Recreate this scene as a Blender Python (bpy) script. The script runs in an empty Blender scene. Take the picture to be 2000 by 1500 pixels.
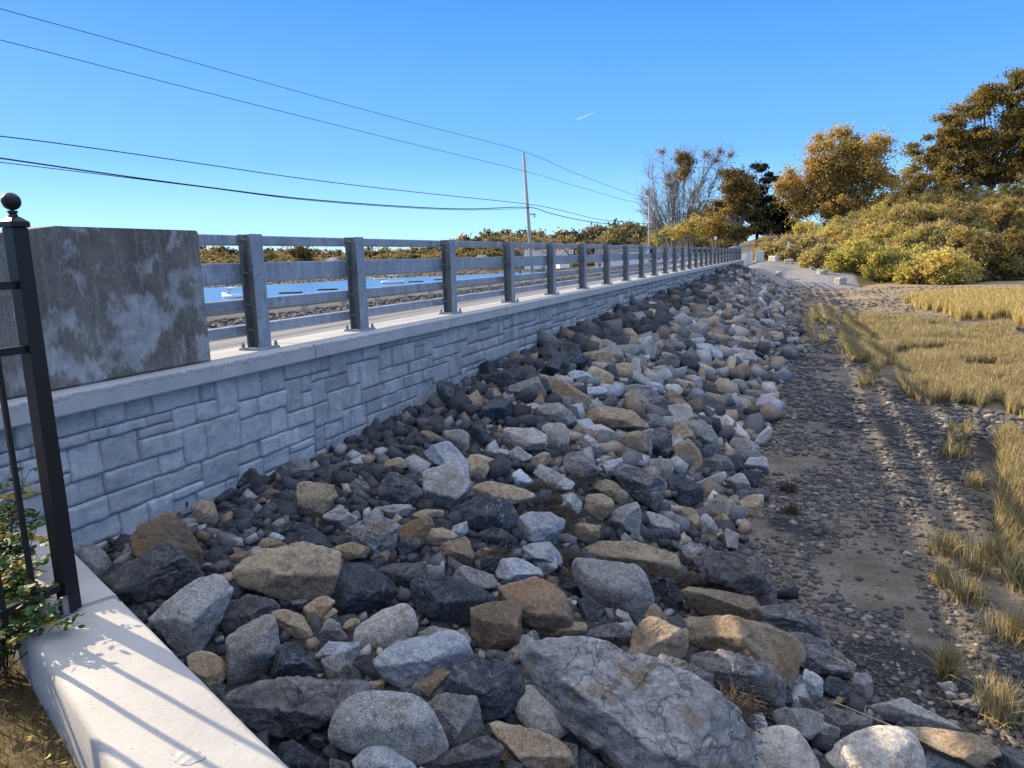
import bpy, bmesh, math, random
import numpy as np
from mathutils import Matrix, Vector
S = bpy.context.scene
C = S.collection
rng = np.random.default_rng(7)
random.seed(7)
RAD = math.radians

# ------------------------------------------------------------------ camera
FPX = 1400.0
def cam_axes():
    p1 = np.array([550, 262, -FPX]); p2 = np.array([-1000, 262 - 46.5, -FPX])
    Y = p1 / np.linalg.norm(p1)
    n = np.cross(p1, p2); n /= np.linalg.norm(n)
    if n[1] < 0: n = -n
    return np.array([np.cross(Y, n), Y, n])
RM = cam_axes()
def ray(x, y):
    d = RM @ np.array([x - 1000, 750 - y, -FPX]); return d / np.linalg.norm(d)
def proj(P):
    c = np.atleast_2d(P) @ RM
    return np.stack([1000 + FPX * c[:, 0] / -c[:, 2], 750 - FPX * c[:, 1] / -c[:, 2], -c[:, 2]], 1)
def atz(x, y, z):
    d = ray(x, y); return d * (z / d[2])
def atx(x, y, X):
    d = ray(x, y); return d * (X / d[0])
def atd(x, y, D):
    return RM @ np.array([x - 1000, 750 - y, -FPX]) / FPX * D
cam_d = bpy.data.cameras.new('camera'); cam = bpy.data.objects.new('camera', cam_d); C.objects.link(cam)
cam_d.lens = 36 * FPX / 2000; cam_d.sensor_width = 36; cam_d.clip_start = 0.05; cam_d.clip_end = 20000
cam.matrix_world = Matrix([list(RM[0]) + [0], list(RM[1]) + [0], list(RM[2]) + [0], [0, 0, 0, 1]])
S.camera = cam

# ------------------------------------------------------------------ light
SUN_EL = 23.5
SUN_AZ = math.atan2(-0.97, 0.22)          # direction towards the sun, angle from +Y towards +X
wd = bpy.data.worlds.new("World"); S.world = wd; wd.use_nodes = True
nt = wd.node_tree; bg = nt.nodes['Background']; sky = nt.nodes.new('ShaderNodeTexSky')
sky.sky_type = 'NISHITA'; sky.sun_disc = False; sky.sun_elevation = RAD(SUN_EL); sky.sun_rotation = SUN_AZ
sky.air_density = 1.0; sky.dust_density = 0.1; sky.ozone_density = 3.2; sky.altitude = 0
tcw = nt.nodes.new('ShaderNodeTexCoord'); sxyz = nt.nodes.new('ShaderNodeSeparateXYZ'); nt.links.new(tcw.outputs['Generated'], sxyz.inputs[0])
rampw = nt.nodes.new('ShaderNodeValToRGB'); nt.links.new(sxyz.outputs[2], rampw.inputs[0])
for e_, (p_, c_) in zip([rampw.color_ramp.elements[0], rampw.color_ramp.elements[1], rampw.color_ramp.elements.new(.1), rampw.color_ramp.elements.new(.3), rampw.color_ramp.elements.new(.55)],
    [(0.0, (2.4, 4.4, 6.2)), (1.0, (.28, 1.75, 5.2)), (.04, (1.6, 3.7, 5.9)), (.13, (.64, 2.25, 5.4)), (.33, (.20, 1.32, 4.8))]):
    e_.position = p_; e_.color = tuple(v / 8 for v in c_) + (1,)
scw = nt.nodes.new('ShaderNodeVectorMath'); scw.operation = 'SCALE'; nt.links.new(rampw.outputs[0], scw.inputs[0]); scw.inputs['Scale'].default_value = 8
mxw = nt.nodes.new('ShaderNodeMix'); mxw.data_type = 'RGBA'; mxw.inputs[0].default_value = .86
nt.links.new(sky.outputs[0], mxw.inputs[6]); nt.links.new(scw.outputs[0], mxw.inputs[7])
nt.links.new(mxw.outputs[2], bg.inputs[0]); bg.inputs[1].default_value = 0.117
sd = bpy.data.lights.new('sun', 'SUN'); sd.energy = 5.0; sd.angle = RAD(0.5); sd.color = (1.0, 0.82, 0.58)
sun = bpy.data.objects.new('sun', sd); C.objects.link(sun)
tos = Vector((math.sin(SUN_AZ) * math.cos(RAD(SUN_EL)), math.cos(SUN_AZ) * math.cos(RAD(SUN_EL)), math.sin(RAD(SUN_EL))))
sun.rotation_euler = tos.to_track_quat('Z', 'Y').to_euler()
S.view_settings.view_transform = 'Standard'; S.view_settings.look = 'None'
S.view_settings.exposure = 1.0; S.view_settings.gamma = 1.0
S.cycles.max_bounces = 6; S.cycles.diffuse_bounces = 3; S.cycles.glossy_bounces = 2; S.cycles.transparent_max_bounces = 8

# ------------------------------------------------------------------ node helper
class NB:
    def __init__(s, name, rough=0.85, spec=0.3):
        s.m = bpy.data.materials.new(name); s.m.use_nodes = True; s.t = s.m.node_tree
        s.b = s.t.nodes['Principled BSDF']; s.b.inputs['Roughness'].default_value = rough
        s.b.inputs['Specular IOR Level'].default_value = spec
    def n(s, typ, **k):
        o = s.t.nodes.new('ShaderNode' + typ)
        for a, v in k.items(): setattr(o, a, v)
        return o
    def put(s, sock, v):
        if hasattr(v, 'is_output') or isinstance(v, bpy.types.NodeSocket): s.t.links.new(v, sock)
        elif v is not None: sock.default_value = v
    def coord(s, kind='Object', rnd=False, scale=None, rot=None):
        c = s.n('TexCoord').outputs[kind]
        if rnd:
            oi = s.n('ObjectInfo').outputs['Random']
            v = s.n('VectorMath', operation='SCALE'); v.inputs[0].default_value = (37, 61, 83); s.put(v.inputs['Scale'], oi)
            a = s.n('VectorMath', operation='ADD'); s.put(a.inputs[0], c); s.put(a.inputs[1], v.outputs[0]); c = a.outputs[0]
        if scale or rot:
            m = s.n('Mapping'); s.put(m.inputs[0], c)
            if scale: m.inputs['Scale'].default_value = scale
            if rot: m.inputs['Rotation'].default_value = rot
            c = m.outputs[0]
        return c
    def noise(s, vec, scale, detail=6, rough=0.6, dist=0.0):
        o = s.n('TexNoise'); s.put(o.inputs['Vector'], vec); o.inputs['Scale'].default_value = scale
        o.inputs['Detail'].default_value = detail; o.inputs['Roughness'].default_value = rough; o.inputs['Distortion'].default_value = dist
        return o.outputs[0]
    def voro(s, vec, scale, feature='F1', out='Distance'):
        o = s.n('TexVoronoi', feature=feature); s.put(o.inputs['Vector'], vec); o.inputs['Scale'].default_value = scale
        return o.outputs[out]
    def ramp(s, fac, stops, interp='LINEAR'):
        o = s.n('ValToRGB'); s.put(o.inputs[0], fac); cr = o.color_ramp; cr.interpolation = interp
        while len(cr.elements) < len(stops): cr.elements.new(0.5)
        for e, (p, c) in zip(cr.elements, stops):
            e.position = p; e.color = (c, c, c, 1) if isinstance(c, (int, float)) else tuple(c) + (1,)
        return o.outputs[0]
    def mix(s, fac, a, b, mode='MIX'):
        o = s.n('Mix', data_type='RGBA', blend_type=mode); s.put(o.inputs[0], fac)
        for i, v in ((6, a), (7, b)):
            if isinstance(v, (tuple, list)): v = tuple(v) + (1,)
            s.put(o.inputs[i], v)
        return o.outputs[2]
    def math(s, op, a, b=None):
        o = s.n('Math', operation=op); s.put(o.inputs[0], a); s.put(o.inputs[1], b); return o.outputs[0]
    def attr(s, name, out='Color'):
        return s.n('Attribute', attribute_name=name).outputs[out]
    def color(s, c): s.put(s.b.inputs['Base Color'], tuple(c) + (1,) if isinstance(c, tuple) else c)
    def bump(s, h, strength=0.5, dist=0.01, prev=None):
        o = s.n('Bump'); o.inputs['Strength'].default_value = strength; o.inputs['Distance'].default_value = dist
        s.put(o.inputs['Height'], h)
        if prev is not None: s.put(o.inputs['Normal'], prev)
        s.t.links.new(o.outputs[0], s.b.inputs['Normal']); return o.outputs[0]

# ------------------------------------------------------------------ materials
def plain(name, col, rough=0.7, metal=0.0, var=0.15, scale=8.0):
    b = NB(name, rough); c = b.coord()
    n = b.noise(c, scale, 5)
    b.color(b.mix(b.ramp(n, [(0.3, 1 - var), (0.7, 1 + var * 0.3)]), (0, 0, 0), col) if False else b.mix(n, tuple(x * (1 - var) for x in col), tuple(min(1, x * (1 + var)) for x in col)))
    b.b.inputs['Metallic'].default_value = metal
    return b.m

def rock_mat(name, c1, c2, sd_, sl, veins=0.0, vein_col=(.5, .5, .5), stain=0.0, stain_col=(.3, .15, .04), strata=0.0, tint=False, speck=1.0, rough=0.8):
    b = NB(name, rough, 0.35)
    v = b.coord(rnd=not tint) if not tint else b.coord('Object')
    big = b.noise(v, 2.6, 7, 0.6, 0.5)
    col = b.mix(b.ramp(big, [(0.32, 0.0), (0.66, 1.0)]), c1, c2)
    med = b.noise(v, 14, 6, 0.7)
    col = b.mix(b.ramp(med, [(0.35, 0.75), (0.5, 0.0)]), col, tuple(x * 0.5 for x in c1))
    if strata:
        vs = b.coord(rnd=True, scale=(2, 2, 22), rot=(0.7, 0.5, 0))
        st = b.noise(vs, 1.3, 6, 0.65, 0.6)
        col = b.mix(b.ramp(st, [(0.42, strata), (0.56, 0.0)]), col, tuple(x * 0.55 for x in c1))
        col = b.mix(b.ramp(st, [(0.6, 0.0), (0.68, strata)]), col, tuple(min(1, x * 1.8) for x in c2))
    if stain:
        s1 = b.noise(v, 3.1, 5, 0.6, 1.0)
        col = b.mix(b.ramp(s1, [(0.5, 0.0), (0.6, stain)]), col, stain_col)
    f = b.noise(v, 150, 2, 0.8)
    col = b.mix(b.ramp(f, [(0.36, 0.8 * speck), (0.46, 0.0)]), col, sd_)
    col = b.mix(b.ramp(f, [(0.55, 0.0), (0.66, 0.8 * speck)]), col, sl)
    if veins:
        w = b.noise(v, 3.0, 4, 0.6, 0.8)
        e = b.math('ABSOLUTE', b.math('SUBTRACT', w, 0.5))
        col = b.mix(b.ramp(e, [(0.0, veins), (0.012, 0.0)]), col, vein_col)
        w2 = b.noise(v, 7.5, 5, 0.7, 1.5)
        e2 = b.math('ABSOLUTE', b.math('SUBTRACT', w2, 0.47))
        col = b.mix(b.ramp(e2, [(0.0, veins * .7), (0.011, 0.0)]), col, vein_col)
    nz_ = b.n('TexNoise'); b.put(nz_.inputs['Vector'], v); nz_.inputs['Scale'].default_value = 2.5; nz_.inputs['Detail'].default_value = 6
    sc_ = b.n('VectorMath', operation='SCALE'); b.put(sc_.inputs[0], nz_.outputs['Color']); sc_.inputs['Scale'].default_value = .9
    ad_ = b.n('VectorMath', operation='ADD'); b.put(ad_.inputs[0], v); b.put(ad_.inputs[1], sc_.outputs[0])
    crk = b.voro(ad_.outputs[0], 2.6, 'DISTANCE_TO_EDGE')
    crm = b.ramp(crk, [(0.0, .85 if veins > .3 else .3), (0.018, 0.0)])
    if not tint: col = b.mix(crm, col, tuple(x * .3 for x in c1))
    pt = b.n('NewGeometry').outputs['Pointiness']
    col = b.mix(b.ramp(pt, [(0.52, 0.0), (0.58, 0.32)]), col, tuple(min(.7, x * 1.7 + .03) for x in c2))
    mott = b.noise(v, 34, 5, 0.75)
    col = b.mix(1.0, col, b.ramp(mott, [(0.3, 0.6), (0.7, 1.3)]), 'MULTIPLY')
    r = b.n('ObjectInfo').outputs['Random']
    k = b.ramp(r, [(0.0, 0.72), (1.0, 1.25)])
    col = b.mix(1.0, col, k, 'MULTIPLY')
    b.color(col)
    n0_ = b.bump(b.ramp(crk, [(0.0, 0.0), (0.03, 1.0)]), 0.6 if veins > .3 else .2, 0.02)
    n1 = b.bump(b.noise(v, 9, 10, 0.7), 0.85, 0.07, n0_)
    b.bump(b.noise(v, 60, 6, 0.75), 0.7, 0.010, n1)
    return b.m
ROCK = {
 'd': rock_mat('dark_schist', (.03, .036, .046), (.065, .075, .09), (.02, .025, .03), (.20, .22, .25), veins=.35, vein_col=(.35, .38, .42), speck=.6),
 'g': rock_mat('grey_granite', (.25, .25, .24), (.40, .40, .38), (.07, .07, .07), (.62, .62, .61), stain=.45, stain_col=(.24, .17, .10)),
 't': rock_mat('tan_granite', (.27, .195, .12), (.46, .36, .235), (.10, .08, .06), (.60, .55, .47), stain=.6, stain_col=(.28, .16, .075), speck=.8),
 'p': rock_mat('pale_granite', (.46, .42, .36), (.62, .58, .51), (.2, .18, .15), (.66, .64, .60), stain=.35, stain_col=(.36, .25, .13), speck=.8),
 'b': rock_mat('white_granite', (.38, .42, .46), (.58, .61, .65), (.09, .10, .12), (.72, .74, .76), veins=.2, vein_col=(.7, .7, .7)),
 's': rock_mat('slate', (.10, .105, .115), (.22, .22, .22), (.05, .05, .055), (.36, .36, .36), veins=.35, vein_col=(.42, .41, .39), stain=.35, stain_col=(.20, .14, .09), strata=.8, speck=.5),
 'o': rock_mat('rusty_rock', (.13, .10, .075), (.27, .19, .12), (.06, .05, .04), (.42, .35, .26), stain=.7, stain_col=(.30, .17, .07), speck=.7),
 'm': rock_mat('marbled_slab', (.27, .27, .265), (.50, .485, .46), (.06, .06, .065), (.48, .48, .48), veins=.55, vein_col=(.46, .46, .45), stain=.75, stain_col=(.22, .14, .06), strata=.5, speck=.5),
}
def stone_stuff(name, rough=.8, bumpy=0.3):
    b = NB(name, rough, 0.35); v = b.coord()
    n = b.noise(v, 25, 6, 0.7)
    col = b.mix(1.0, b.attr('tint'), b.ramp(n, [(0.3, 0.55), (0.7, 1.35)]), 'MULTIPLY')
    f = b.noise(v, 190, 2, 0.7)
    col = b.mix(b.ramp(f, [(0.56, 0.0), (0.68, 0.4)]), col, (.5, .5, .5))
    b.color(col); b.bump(b.noise(v, 40, 6, 0.7), bumpy, 0.012)
    return b.m
M_RUB = stone_stuff('rubble_stone'); M_COB = stone_stuff('cobble_stone', .7)

def concrete(name, c1, c2, sc=3.0, pits=True, rough=.85, streak=0.0):
    b = NB(name, rough, 0.3); v = b.coord()
    n = b.noise(v, sc, 8, 0.65, 0.3)
    col = b.mix(b.ramp(n, [(0.3, 0.0), (0.7, 1.0)]), c1, c2)
    if streak:
        vs = b.coord(scale=(9, 9, 1.2)); s = b.noise(vs, 1.2, 5, 0.7)
        col = b.mix(b.ramp(s, [(0.5, 0.0), (0.7, streak)]), col, tuple(x * .6 for x in c1))
    f = b.noise(v, 120, 3, 0.7)
    col = b.mix(b.ramp(f, [(0.3, 0.35), (0.5, 0.0)]), col, tuple(x * .6 for x in c1))
    h = b.noise(v, 45, 7, 0.7)
    nb = b.bump(h, 0.35, 0.008)
    if pits:
        pv = b.voro(v, 28, 'F1')
        sel = b.ramp(pv, [(0.06, 0.0), (0.10, 1.0)])
        col = b.mix(b.math('SUBTRACT', 1.0, sel), col, tuple(x * .45 for x in c1))
    b.color(col); return b.m
M_WALLC = concrete('formed_stone_concrete', (.34, .37, .39), (.46, .49, .50), 2.2, False, streak=.35)
def wallface():
    b = NB('stone_pattern_concrete', .85, .3); v = b.coord(); n = b.noise(v, 3.0, 9, .7, .5)
    col = b.mix(b.ramp(n, [(.3, 0.0), (.7, 1.0)]), (.29, .315, .33), (.47, .485, .485))
    m = b.noise(b.coord(scale=(1, .5, 1)), 22, 8, .75, 1.2)
    col = b.mix(b.ramp(m, [(.50, 0.0), (.66, .55)]), col, (.62, .63, .62)); col = b.mix(b.ramp(m, [(.30, .6), (.44, 0.0)]), col, (.20, .21, .22))
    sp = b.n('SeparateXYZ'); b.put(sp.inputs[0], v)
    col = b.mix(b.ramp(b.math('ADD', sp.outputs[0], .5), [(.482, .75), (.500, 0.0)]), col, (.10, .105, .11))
    st = b.noise(b.coord(scale=(4, 4, .5)), 1.6, 5, .7); col = b.mix(b.ramp(st, [(.52, 0.0), (.68, .35)]), col, (.22, .23, .23))
    b.color(b.mix(1.0, col, b.attr('tint'), 'MULTIPLY')); n1 = b.bump(b.noise(v, 16, 9, .72), .65, .02); b.bump(b.noise(v, 90, 4, .7), .4, .004, n1); return b.m
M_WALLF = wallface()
M_COPE = concrete('coping_concrete', (.37, .36, .335), (.48, .465, .43), 2.5)
M_KERB = concrete('kerb_concrete', (.32, .32, .31), (.42, .42, .40), 1.5, streak=.3)
M_PALE = concrete('pale_concrete', (.50, .49, .46), (.60, .59, .56), 1.0)
def cap_mat():
    b = NB('cap_concrete', .85); v = b.coord()
    n = b.noise(v, 3.5, 8, 0.65, .3)
    col = b.mix(b.ramp(n, [(0.3, 0.0), (0.7, 1.0)]), (.37, .38, .38), (.48, .48, .47))
    sp = b.n('SeparateXYZ'); b.put(sp.inputs[0], v)
    wob = b.noise(b.coord(scale=(1, 1, .2)), 16, 4, 0.75)
    zz = b.math('ADD', sp.outputs[2], b.math('MULTIPLY', b.math('SUBTRACT', wob, 0.5), 0.075))
    for z0 in (1.114, 1.103):
        e = b.math('ABSOLUTE', b.math('SUBTRACT', zz, z0))
        col = b.mix(b.ramp(e, [(0.002, 0.75), (0.007, 0.0)]), col, (.16, .17, .17))
    f = b.noise(v, 120, 3, 0.7)
    col = b.mix(b.ramp(f, [(0.3, 0.3), (0.48, 0.0)]), col, (.25, .25, .25))
    b.color(col); b.bump(b.noise(v, 40, 7, 0.7), 0.35, 0.01); return b.m
M_CAP = cap_mat()
def panel_mat():
    b = NB('stained_concrete', .85); v = b.coord()
    drip = b.coord(scale=(1, 3.2, 1.0))
    # ragged patch borders with drips: a low noise whose domain is jittered by column noise
    colj = b.noise(b.coord(scale=(0.1, 34, 1.2)), 1.0, 3, 0.8)
    off = b.n('CombineXYZ'); b.put(off.inputs[2], b.math('MULTIPLY', b.math('SUBTRACT', colj, 0.5), 0.20))
    ad = b.n('VectorMath', operation='ADD'); b.put(ad.inputs[0], v); b.put(ad.inputs[1], off.outputs[0])
    a2 = b.n('VectorMath', operation='ADD'); b.put(a2.inputs[0], ad.outputs[0]); a2.inputs[1].default_value = (3.1, 7.35, 1.9)
    n = b.noise(a2.outputs[0], 2.9, 5, 0.58, 0.45)
    sp = b.n('SeparateXYZ'); b.put(sp.inputs[0], v)
    zg = b.ramp(b.math('MULTIPLY', b.math('ADD', sp.outputs[2], 0.8), 0.9), [(0.0, 0.02), (0.5, 0.03), (0.75, -0.0), (0.95, 0.0)])
    g2 = b.math('SUBTRACT', b.math('ADD', n, 0.04), b.math('MULTIPLY', b.ramp(sp.outputs[2], [(0.0, .55), (0.22, 0.0), (0.5, 0.0), (1.0, 1.0)]), 0.12))
    pale = b.ramp(g2, [(0.50, 0.0), (0.53, 0.45), (0.545, .7), (0.64, 1.0)])
    fine = b.noise(v, 30, 8, 0.75)
    dark = b.mix(b.ramp(b.noise(v, 3.0, 6, .65), [(0.35, 0.0), (0.65, 1.0)]), (.10, .088, .072), (.19, .172, .15))
    lite = b.mix(b.ramp(b.noise(v, 6, 7, .7), [(0.38, 0.0), (0.6, 1.0)]), (.23, .24, .24), (.40, .41, .41))
    col = b.mix(pale, dark, lite)
    col = b.mix(b.ramp(fine, [(0.52, 0.0), (0.68, 0.45)]), col, (.38, .38, .38))
    sk = b.noise(b.coord(scale=(1, 16, .8)), 1.3, 5, .75); col = b.mix(b.ramp(sk, [(.54, 0.0), (.70, .45)]), col, (.36, .365, .36)); col = b.mix(b.ramp(sk, [(.28, .5), (.44, 0.0)]), col, (.08, .075, .068))
    b.color(col); b.bump(fine, .3, .008); return b.m
M_PANEL = panel_mat()
def galv(name, c1=(.23, .27, .32), c2=(.35, .40, .45)):
    b = NB(name, .5, .5); v = b.coord()
    n = b.noise(v, 5, 7, .7, .5); vs = b.coord(scale=(20, 20, 1.5)); s = b.noise(vs, 1.5, 5, .7)
    col = b.mix(b.ramp(n, [(.35, 0.0), (.65, 1.0)]), c1, c2)
    col = b.mix(b.ramp(s, [(.52, 0.0), (.66, .5)]), col, (.55, .58, .61)); col = b.mix(b.ramp(b.noise(v, 2.2, 8, .75, 1.0), [(.36, .5), (.5, 0.0)]), col, tuple(x * .55 for x in c1))
    col = b.mix(b.ramp(b.noise(v, 40, 3, .6), [(.35, .4), (.45, 0.0)]), col, tuple(x * .6 for x in c1))
    b.color(col); b.b.inputs['Metallic'].default_value = .35
    b.put(b.b.inputs['Roughness'], b.ramp(n, [(.3, .45), (.7, .65)])); return b.m
M_GALV = galv('galvanised_steel'); M_GALV2 = galv('weathered_beam_steel', (.32, .33, .33), (.45, .46, .46))
M_WEB = galv('dull_web_steel', (.15, .155, .155), (.24, .245, .24))
M_BLACK = plain('black_powder_coat', (.012, .013, .015), .35, 0.0, .2)
M_BOLT = plain('bolt_steel', (.25, .26, .27), .45, .6)
M_WOODP = plain('grey_pole_wood', (.36, .33, .30), .9, 0, .25, 3)
M_WIRE = plain('black_cable', (.02, .02, .022), .6)
M_ASPH = None
def asphalt():
    b = NB('asphalt', .9, .3); v = b.coord()
    col = b.mix(b.noise(v, 1.2, 6, .6), (.15, .15, .15), (.20, .20, .198))
    col = b.mix(b.ramp(b.noise(v, 140, 2, .8), [(.5, 0.0), (.7, .5)]), col, (.3, .3, .29))
    b.color(col); b.bump(b.noise(v, 90, 4, .7), .3, .01); return b.m
M_ASPH = asphalt(); M_YEL = plain('yellow_road_paint', (.62, .36, .06), .7, 0, .2, 20); M_WHITE = plain('white_paint', (.78, .77, .74), .6, 0, .04)
def water():
    b = NB('sea_water', .35, .25); v = b.coord(scale=(1, 1, 1))
    b.color(b.mix(b.noise(v, .02, 4), (.045, .15, .30), (.07, .20, .38)))
    h = b.noise(b.coord(scale=(1.0, .5, 1)), 1.6, 6, .65); b.bump(h, .8, .12); return b.m
M_WATER = water()
def ground_mat():
    b = NB('ground', .92, .25); v = b.coord()
    at = b.n('Attribute', attribute_name='region'); sp = b.n('SeparateColor'); b.put(sp.inputs[0], at.outputs['Color'])
    n = b.noise(v, 1.6, 8, .65, .4); f = b.noise(v, 28, 5, .75)
    sand = b.mix(b.ramp(n, [(.35, 0.0), (.65, 1.0)]), (.10, .083, .062), (.215, .182, .138))
    sand = b.mix(b.ramp(f, [(.40, .6), (.5, 0.0)]), sand, (.045, .04, .035))
    rub = b.mix(n, (.016, .017, .018), (.045, .044, .042))  # dark gravel bed, blackened further: shade of the rock gaps put into its colour
    rub = b.mix(b.ramp(b.noise(v, 60, 3, .7), [(.58, 0.0), (.70, .5)]), rub, (.13, .13, .125))
    veg = b.mix(b.noise(v, .35, 7, .7), (.07, .055, .022), (.20, .14, .045))
    veg = b.mix(b.ramp(f, [(.4, .6), (.55, 0.0)]), veg, (.045, .035, .02))
    gra = b.mix(b.ramp(b.noise(v, 9, 6, .85), [(.38, 0.0), (.62, 1.0)]), (.12, .115, .11), (.34, .325, .305))
    sx = b.n('SeparateXYZ'); b.put(sx.inputs[0], v)
    far = b.ramp(b.math('MULTIPLY', b.math('ADD', b.math('ADD', sx.outputs[1], b.math('MULTIPLY', b.noise(v, .25, 4), 14.0)), -42.0), .05), [(0.0, 0.0), (.7, 1.0)])
    deb = b.mix(b.noise(v, 4.5, 7, .75), (.10, .075, .045), (.40, .31, .19)); sand = b.mix(far, sand, deb)
    col = b.mix(sp.outputs[0], sand, rub); col = b.mix(sp.outputs[1], col, veg); col = b.mix(sp.outputs[2], col, gra)
    b.color(col); nb = b.bump(f, .5, .03); b.bump(n, .4, .08, nb); return b.m
M_GROUND = ground_mat()
def leaf_mat(name, transl=.45):
    b = NB(name, .6, .25); col = b.attr('tint')
    hv = b.mix(1.0, col, b.ramp(b.n('ObjectInfo').outputs['Random'], [(0, .85), (1, 1.15)]), 'MULTIPLY')
    b.color(hv)
    tr = b.n('BsdfTranslucent'); b.put(tr.inputs[0], hv); mx = b.n('MixShader'); mx.inputs[0].default_value = transl
    b.t.links.new(b.b.outputs[0], mx.inputs[1]); b.t.links.new(tr.outputs[0], mx.inputs[2])
    b.t.links.new(mx.outputs[0], b.t.nodes['Material Output'].inputs[0]); return b.m
M_LEAF = leaf_mat('foliage'); M_GRASS = leaf_mat('grass_blades', .3)
M_BARK = plain('grey_bark', (.27, .235, .20), .9, 0, .35, 6); M_DBARK = plain('dark_bark', (.05, .042, .035), .9, 0, .3, 6)
M_STRAW = plain('dry_wrack', (.085, .065, .045), .9, 0, .5, 30)
M_DARKROOF = plain('roof_shingle', (.09, .10, .12), .8, 0, .2, 3); M_SIDING = plain('white_siding', (.74, .74, .72), .7, 0, .04)
M_GREYSIDE = plain('grey_shingle', (.34, .33, .31), .8, 0, .1); M_GLASS = plain('window_glass', (.03, .04, .06), .1)
M_GRAN = rock_mat('granite_block', (.40, .38, .34), (.54, .51, .46), (.22, .2, .18), (.66, .64, .6), stain=.2)

# ------------------------------------------------------------------ mesh helpers
def setp(o, label=None, cat=None, group=None, kind=None):
    if label: o['label'] = label
    if cat: o['category'] = cat
    if group: o['group'] = group
    if kind: o['kind'] = kind
    return o
def mesh_np(name, V, F, mat, parent=None, tint=None, region=None, smooth=True, loc=None, mats=None):
    me = bpy.data.meshes.new(name); V = np.asarray(V, np.float32); F = np.asarray(F, np.int32)
    k = F.shape[1]
    me.vertices.add(len(V)); me.vertices.foreach_set('co', V.ravel())
    me.loops.add(F.size); me.loops.foreach_set('vertex_index', F.ravel())
    me.polygons.add(len(F)); me.polygons.foreach_set('loop_start', np.arange(0, F.size, k, dtype=np.int32))
    me.update(calc_edges=True)
    if smooth: me.polygons.foreach_set('use_smooth', np.ones(len(F), bool))
    for nm, a in (('tint', tint), ('region', region)):
        if a is not None:
            at = me.color_attributes.new(nm, 'FLOAT_COLOR', 'POINT')
            a = np.hstack([np.asarray(a, np.float32), np.ones((len(a), 1), np.float32)]); at.data.foreach_set('color', a.ravel())
    me.materials.append(mat); me.validate()
    o = bpy.data.objects.new(name, me); C.objects.link(o)
    if loc is not None: o.location = loc
    if parent: o.parent = parent
    return o
def empty(name, loc, label=None, cat=None, group=None):
    o = bpy.data.objects.new(name, None); o.empty_display_size = .2; C.objects.link(o); o.location = loc
    return setp(o, label, cat, group)
class MB:
    def __init__(s): s.bm = bmesh.new()
    def box(s, x0, x1, y0, y1, z0, z1, bev=0.0, rot=None, at=(0, 0, 0)):
        v = [s.bm.verts.new((x, y, z)) for x in (x0, x1) for y in (y0, y1) for z in (z0, z1)]
        fs = [(0, 1, 3, 2), (4, 6, 7, 5), (0, 4, 5, 1), (2, 3, 7, 6), (0, 2, 6, 4), (1, 5, 7, 3)]
        f = [s.bm.faces.new([v[i] for i in q]) for q in fs]
        if bev:
            es = list({e for q in f for e in q.edges})
            r = bmesh.ops.bevel(s.bm, geom=es, offset=bev, segments=2, affect='EDGES', profile=.6)
            v = list({x for q in r['faces'] for x in q.verts} | {x for x in v if x.is_valid})
        if rot is not None:
            M = Matrix.Translation(at) @ rot.to_4x4() if not isinstance(rot, (int, float)) else Matrix.Translation(at) @ Matrix.Rotation(rot, 4, 'Z')
            for x in v: x.co = M @ x.co
        return v
    def prism(s, pts, axis, a0, a1):
        # pts: 2D polygon in the other two axes (order: remaining axes), extruded along axis
        def mk(p, a):
            q = [p[0], p[1]]; q.insert(axis, a); return s.bm.verts.new(q)
        A = [mk(p, a0) for p in pts]; B = [mk(p, a1) for p in pts]
        n = len(pts)
        try:
            s.bm.faces.new(A); s.bm.faces.new(B[::-1])
        except Exception: pass
        for i in range(n): s.bm.faces.new([A[i], B[i], B[(i + 1) % n], A[(i + 1) % n]])
        return A + B
    def tube(s, pts, r, n=8, cap=True):
        pts = [Vector([float(a) for a in p]) for p in pts]; rr = r if hasattr(r, '__len__') else [r] * len(pts); rings = []
        for i, p in enumerate(pts):
            t = (pts[min(i + 1, len(pts) - 1)] - pts[max(i - 1, 0)]).normalized()
            u = t.cross(Vector((0, 0, 1)) if abs(t.z) < .9 else Vector((1, 0, 0))).normalized(); w = t.cross(u)
            rings.append([s.bm.verts.new(p + float(rr[i]) * (math.cos(2 * math.pi * k / n) * u + math.sin(2 * math.pi * k / n) * w)) for k in range(n)])
        for a, b in zip(rings, rings[1:]):
            for k in range(n): s.bm.faces.new([a[k], a[(k + 1) % n], b[(k + 1) % n], b[k]])
        if cap: s.bm.faces.new(rings[0][::-1]); s.bm.faces.new(rings[-1])
    def ball(s, c, r, sx=1, sy=1, sz=1, sub=2):
        bmesh.ops.create_icosphere(s.bm, subdivisions=sub, radius=r, matrix=Matrix.Translation(c) @ Matrix.Diagonal((sx, sy, sz, 1)))
    def build(s, name, mat, parent=None, loc=None, smooth=False):
        bmesh.ops.recalc_face_normals(s.bm, faces=s.bm.faces)
        me = bpy.data.meshes.new(name); s.bm.to_mesh(me); s.bm.free(); me.materials.append(mat)
        if smooth:
            for p in me.polygons: p.use_smooth = True
        o = bpy.data.objects.new(name, me); C.objects.link(o)
        if parent: o.parent = parent
        if loc is not None: o.location = loc
        return o
def copy_tree(o, parent=None):
    c = o.copy(); C.objects.link(c); c.parent = parent
    for ch in list(o.children): copy_tree(ch, c)
    return c
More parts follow.
